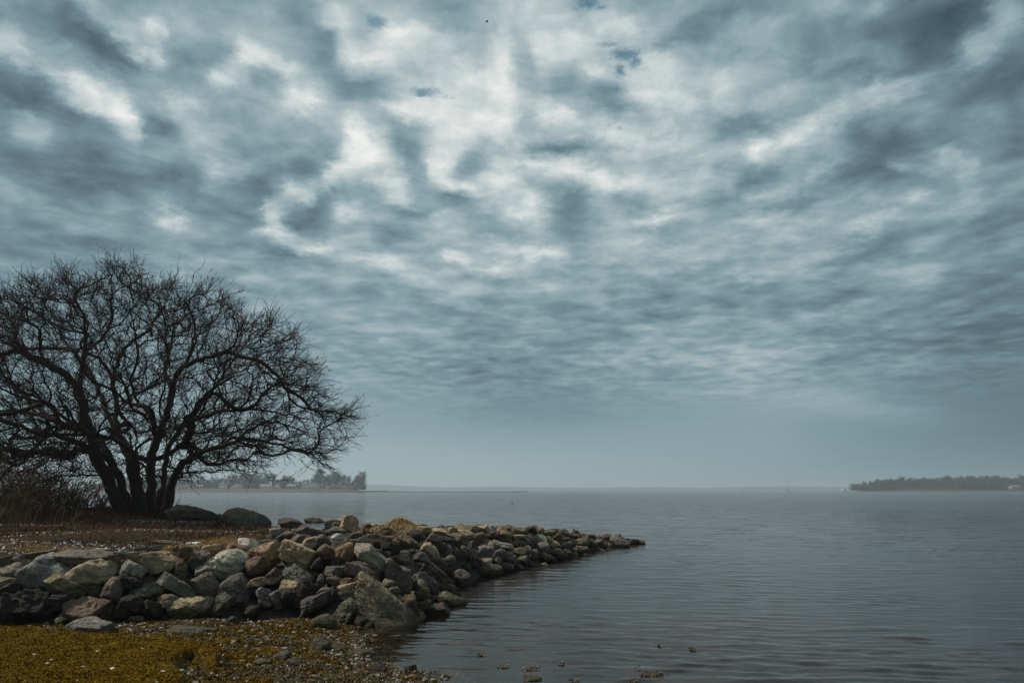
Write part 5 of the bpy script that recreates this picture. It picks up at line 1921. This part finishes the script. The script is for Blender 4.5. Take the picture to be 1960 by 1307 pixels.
M_HGREY = simple_mat('grey shingle wall', (0.26, 0.26, 0.26), .8, .1, .5)
house(353, YL + 26, 2.2, 8, 3.2, 2.4, 'small grey house furthest left across the water, nearly hidden by the tree', True, M_HGREY)
house(382, YL + 28, 2.3, 6, 2.8, 2.0, 'small pale house left of the gabled cottage across the water', False, M_HGREY)
house(426, YL + 25, 2.2, 6, 4.6, 2.6, 'narrow white two-storey house on the far headland under the lowest bough')
house(453, YL + 27, 2.2, 9, 2.8, 2.4, 'low pale gabled cottage right of the narrow white house')
house(510, YL + 26, 2.2, 10, 3.0, 2.0, 'pale low house with a broad roof in the middle of the far headland', False, None, 4)
house(530, YL + 24, 2.2, 5, 3.8, 1.8, 'white house with a tall front beside the low broad-roofed one')
house(558, YL + 28, 2.3, 8, 3.0, 2.0, 'grey house half hidden in the trees right of the white tall-fronted one', False, M_HGREY)
house(585, YL + 30, 2.4, 7, 5.4, 2.8, 'large pale house with two floors of windows, its left wing')
house(598, YL + 25, 2.3, 8, 3.6, 3.0, 'white gabled house with a steep grey roof and a row of front windows', True, None, 4)
house(628, YL + 20, 1.9, 3.4, 2.4, 1.0, 'tiny white boathouse on the shore near the tip of the headland', False, None, 2)
house(1942, YR + 18, 3.6, 9, 2.4, 1.6, 'grey low house among the dark trees of the island', False, M_HGREY, 4)

# ------------------------------------------------------------------ boats, buoy, birds
M_HULL = simple_mat('boat paint white', (0.62, 0.63, 0.63), .35, .05, 2)
M_HULLD = simple_mat('boat paint dark', (0.04, 0.045, 0.06), .35, .1, 2)
M_MAST = simple_mat('mast aluminium', (0.12, 0.12, 0.12), .5, .05, 2)
M_SAIL = simple_mat('furled sail', (0.10, 0.12, 0.16), .8, .1, 2)


def hull_mesh(L_, B, D, sheer=.3):
    n, m = 15, 7
    V = []
    for i in range(n):
        t = i / (n - 1)
        b = B / 2 * (math.sin(math.pi * min(1, .18 + t * .9) ** .9) if t < .97 else .05)
        b = B / 2 * max(.03, (1 - t ** 3.2)) * (0.72 + .28 * min(1, t * 3))
        top = D * (.6 + sheer * (t - .4) ** 2 * 2)
        for j in range(m):
            a = math.pi * j / (m - 1)
            y_ = b * math.cos(a) * (1 if True else 0)
            z_ = top - (top + D * .4 * (1 - t ** 6)) * math.sin(a) ** .7
            V.append(((t - .5) * L_ + (.3 * (z_ / D) if t > .9 else 0), y_, z_))
    F_ = []
    for i in range(n - 1):
        for j in range(m - 1):
            a = i * m + j
            F_.append((a, a + m, a + m + 1, a + 1))
        F_.append((i * m, i * m + m - 1, (i + 1) * m + m - 1, (i + 1) * m))
    F_.append(tuple(range(m)))
    return mesh_from('hull', V, faces=F_, smooth=False)


sb_y = 790.0
sbx = far_x(1508, sb_y)
t = empty('sailboat', (sbx, sb_y, 0), 'small white sailboat at anchor with bare mast far out on the water', 'sailboat')
h1 = hull_mesh(8.2, 2.6, 1.2)
link('hull', h1, M_HULL, t)
v, f = box(-4.05, 3.6, -1.15, 1.15, -.1, .28)
link('boot_stripe', mesh_from('boot_stripe', v, faces=f, smooth=False), M_HULLD, t)
v, f = box(-1.6, 1.6, -.8, .8, .9, 1.6)
link('cabin', mesh_from('cabin', v, faces=f, smooth=False), M_HULL, t)
V, Q = tubes(np.array([[[.4, 0, 1.0], [.4, 0, 6], [.4, 0, 11.8]]], float), np.array([[.16, .14, .10]]), 8)
link('mast', mesh_from('mast', V, quads=Q), M_MAST, t)
V, Q = tubes(np.array([[[.4, 0, 2.2], [-1.6, 0, 2.25], [-3.6, 0, 2.2]]], float), np.array([[.22, .26, .14]]), 8)
link('furled_sail', mesh_from('furled_sail', V, quads=Q), M_SAIL, t)
for a_, b_ in (((4.0, 0, 1.0), (.4, 0, 11.6)), ((-4.0, 0, 1.0), (.4, 0, 11.6))):
    V, Q = tubes(np.array([[a_, b_]], float), np.array([[.03, .03]]), 4)
    link('stay', mesh_from('stay', V, quads=Q), M_MAST, t)

mb_y = 1000.0
t = empty('motorboat', (far_x(1616, mb_y), mb_y, 0), 'white motorboat with a raised cabin near the point of the island', 'motorboat')
link('hull', hull_mesh(11, 3.4, 1.7), M_HULL, t)
v, f = box(-2.2, 1.2, -1.2, 1.2, 1.3, 3.4)
link('cabin', mesh_from('cabin', v, faces=f, smooth=False), M_HULL, t)
v, f = box(-2.0, 1.26, -1.23, 1.23, 2.3, 2.9)
link('windscreen', mesh_from('windscreen', v, faces=f, smooth=False), M_HGLASS, t)
V, Q = tubes(np.array([[[-.6, 0, 3.3], [-.6, 0, 5.4]]], float), np.array([[.08, .05]]), 6)
link('antenna', mesh_from('antenna', V, quads=Q), M_MAST, t)

by = 640.0
t = empty('channel_buoy', (far_x(1422, by), by, 0), 'small dark channel marker far out between jetty tip and sailboat', 'buoy')
V, Q = tubes(np.array([[[0, 0, -.4], [0, 0, .3], [0, 0, .5]]], float), np.array([[.7, .7, .2]]), 10)
link('float', mesh_from('float', V, quads=Q), M_HULLD, t)
V, Q = tubes(np.array([[[0, 0, .4], [0, 0, 1.6], [0, 0, 2.6]]], float), np.array([[.22, .16, .10]]), 8)
link('post', mesh_from('post', V, quads=Q), M_HULLD, t)


def bird_body(L_, mat_b, parent):
    d, f = ICO[3]
    v = d * np.array([L_ * .5, L_ * .17, L_ * .18])
    v[:, 2] *= 1 - .35 * (v[:, 0] / (L_ * .5)) * -1 * (v[:, 0] < 0)
    v[:, 1] *= 1 - .55 * np.clip(-v[:, 0] / (L_ * .5), 0, 1)
    hd = d * L_ * .11 + np.array([L_ * .46, 0, L_ * .14])
    link('body', mesh_from('body', np.vstack([v, hd]), tris=np.vstack([f, f + len(v)])), mat_b, parent)


M_GULL = simple_mat('gull white', (0.75, 0.75, 0.74), .7, .05)
M_GULLG = simple_mat('gull grey', (0.25, 0.26, 0.28), .7, .05)
M_BEAK = simple_mat('beak', (0.5, 0.32, 0.05), .5, .05)
M_DARKB = simple_mat('dark feathers', (0.015, 0.015, 0.016), .7, .1)
gp = on_z(981, 963, 0)
t = empty('gull', (gp[0], gp[1], .03), 'white gull floating on the water beyond the jetty', 'bird')
t.rotation_euler = (0, 0, .4)
bird_body(.48, M_GULL, t)
for sgn in (-1, 1):
    d, f = ICO[2]
    v = d * np.array([.21, .02, .05]) + np.array([-.05, sgn * .07, .04])
    link('wing', mesh_from('wing', v, tris=f), M_GULLG, t)
V, Q = tubes(np.array([[[.26, 0, .065], [.34, 0, .05]]]), np.array([[.016, .004]]), 5)
link('beak', mesh_from('beak', V, quads=Q), M_BEAK, t)

r = ray(932, 42)
bp_ = r * (36 / r[1]) + np.array([0, 0, EYE])
t = empty('flying_bird', tuple(bp_), 'tiny dark bird flying high under the clouds', 'bird')
t.rotation_euler = (.1, -.25, .5)
bird_body(.17, M_DARKB, t)
for sgn in (-1, 1):
    w0 = np.array([[.03, 0, .01], [-.05, 0, .01], [-.06, sgn * .07, .035], [.04, sgn * .07, .035], [-.05, sgn * .15, .02], [-.01, sgn * .14, .02]])
    w1 = w0 - np.array([0, 0, .008])
    v = np.vstack([w0, w1])
    f = [(0, 1, 2, 3), (3, 2, 4, 5), (6, 9, 8, 7), (9, 11, 10, 8), (0, 3, 9, 6), (3, 5, 11, 9), (5, 4, 10, 11), (4, 2, 8, 10), (2, 1, 7, 8)]
    link('wing', mesh_from('wing', v, faces=f, smooth=False), M_DARKB, t)

# ------------------------------------------------------------------ floating weed
FW = [(965, 1276, 14, 'small dark tuft of floating weed nearest the lower shore'), (1017, 1281, 24, 'trailing strand of floating weed above the awash stone'),
      (1076, 1270, 6, 'tiny speck of weed between the two larger floating strands'), (1101, 1303, 12, 'dark weed tuft at the bottom edge right of the awash stone'),
      (1222, 1281, 13, 'left clump of the two floating close together lower centre'), (1247, 1290, 32, 'longest floating strand of weed lower centre'),
      (1214, 1303, 13, 'weed clump at the bottom edge below the longest strand'), (1263, 1236, 7, 'single bit of weed floating alone in mid water'),
      (1325, 1242, 10, 'faint weed patch floating furthest to the right'), (920, 1254, 8, 'small weed bits near the great boulder side of the shallows')]
for i, (px, py, w, lab) in enumerate(FW):
    P = on_z(px, py, 0.0)
    s = w / F_PX * P[1] / 2
    r_ = np.random.default_rng(600 + i)
    n = int(70 + w * 9)
    p = np.column_stack([r_.normal(scale=s * .55, size=n) , r_.normal(scale=.03 + s * .15, size=n), r_.uniform(-.012, .0, n)])
    p[:, 1] += p[:, 0] * .25
    o = blades(p, .02, .016, None, 'floating_weed', M_WEED_DARK, 1.8, 610 + i, label=lab, cat='seaweed')
    o.location = P

# weed on the mossy boulders
def fur(obj_, n, L_, mat, seed, zmin=-9, name='weed_fur'):
    me = obj_.data
    co = np.zeros(len(me.vertices) * 3, np.float32)
    me.vertices.foreach_get('co', co)
    no = np.zeros(len(me.vertices) * 3, np.float32)
    me.vertices.foreach_get('normal', no)
    co, no = co.reshape(-1, 3), no.reshape(-1, 3)
    r_ = np.random.default_rng(seed)
    w_ = np.clip(vnoise(co * 5, seed) + .25 + co[:, 2] * .5, 0, 1) * (no[:, 2] > -.2)
    w_ = w_ / w_.sum()
    ix = r_.choice(len(co), n, p=w_)
    root = co[ix] + r_.normal(scale=.015, size=(n, 3))
    nn = no[ix]
    dn = nn * .5 + np.array([0, 0, -.7]) + r_.normal(scale=.3, size=(n, 3))
    sd = np.cross(dn, r_.normal(size=(n, 3)))
    sd /= np.linalg.norm(sd, axis=1, keepdims=True)
    Ls = L_ * r_.uniform(.5, 1.2, n)[:, None]
    V = np.stack([root - sd * .006, root + sd * .006, root + nn * .012 + dn * Ls], 1).reshape(-1, 3)
    o_ = link(name, mesh_from(name, V, tris=np.arange(n * 3).reshape(-1, 3), smooth=False), mat, jetty if obj_.parent else None, kind='stuff')
    o_.location = obj_.location
    o_.rotation_euler = obj_.rotation_euler
    return o_


fur(big, 2600, .02, M_WEED_DARK, 31)

# ------------------------------------------------------------------ haze
v, f = box(-EXT - 60, EXT + 60, -EXT - 60, EXT + 60, -4.0, 38.0)
hz = bpy.data.materials.new('sea haze')
hz.use_nodes = True
hz.node_tree.nodes.clear()
g = G(hz.node_tree)
out = g.n('ShaderNodeOutputMaterial')
pv = g.n('ShaderNodeVolumePrincipled')
pv.inputs['Color'].default_value = (0.56, 0.66, 0.71, 1)
pv.inputs['Density'].default_value = 0.00042
pv.inputs['Anisotropy'].default_value = 0.2
g.t.links.new(pv.outputs[0], out.inputs['Volume'])
link('haze', mesh_from('haze', v, faces=f, smooth=False), hz, kind='stuff')
print('stones', n_hero, n_fill, 'done')
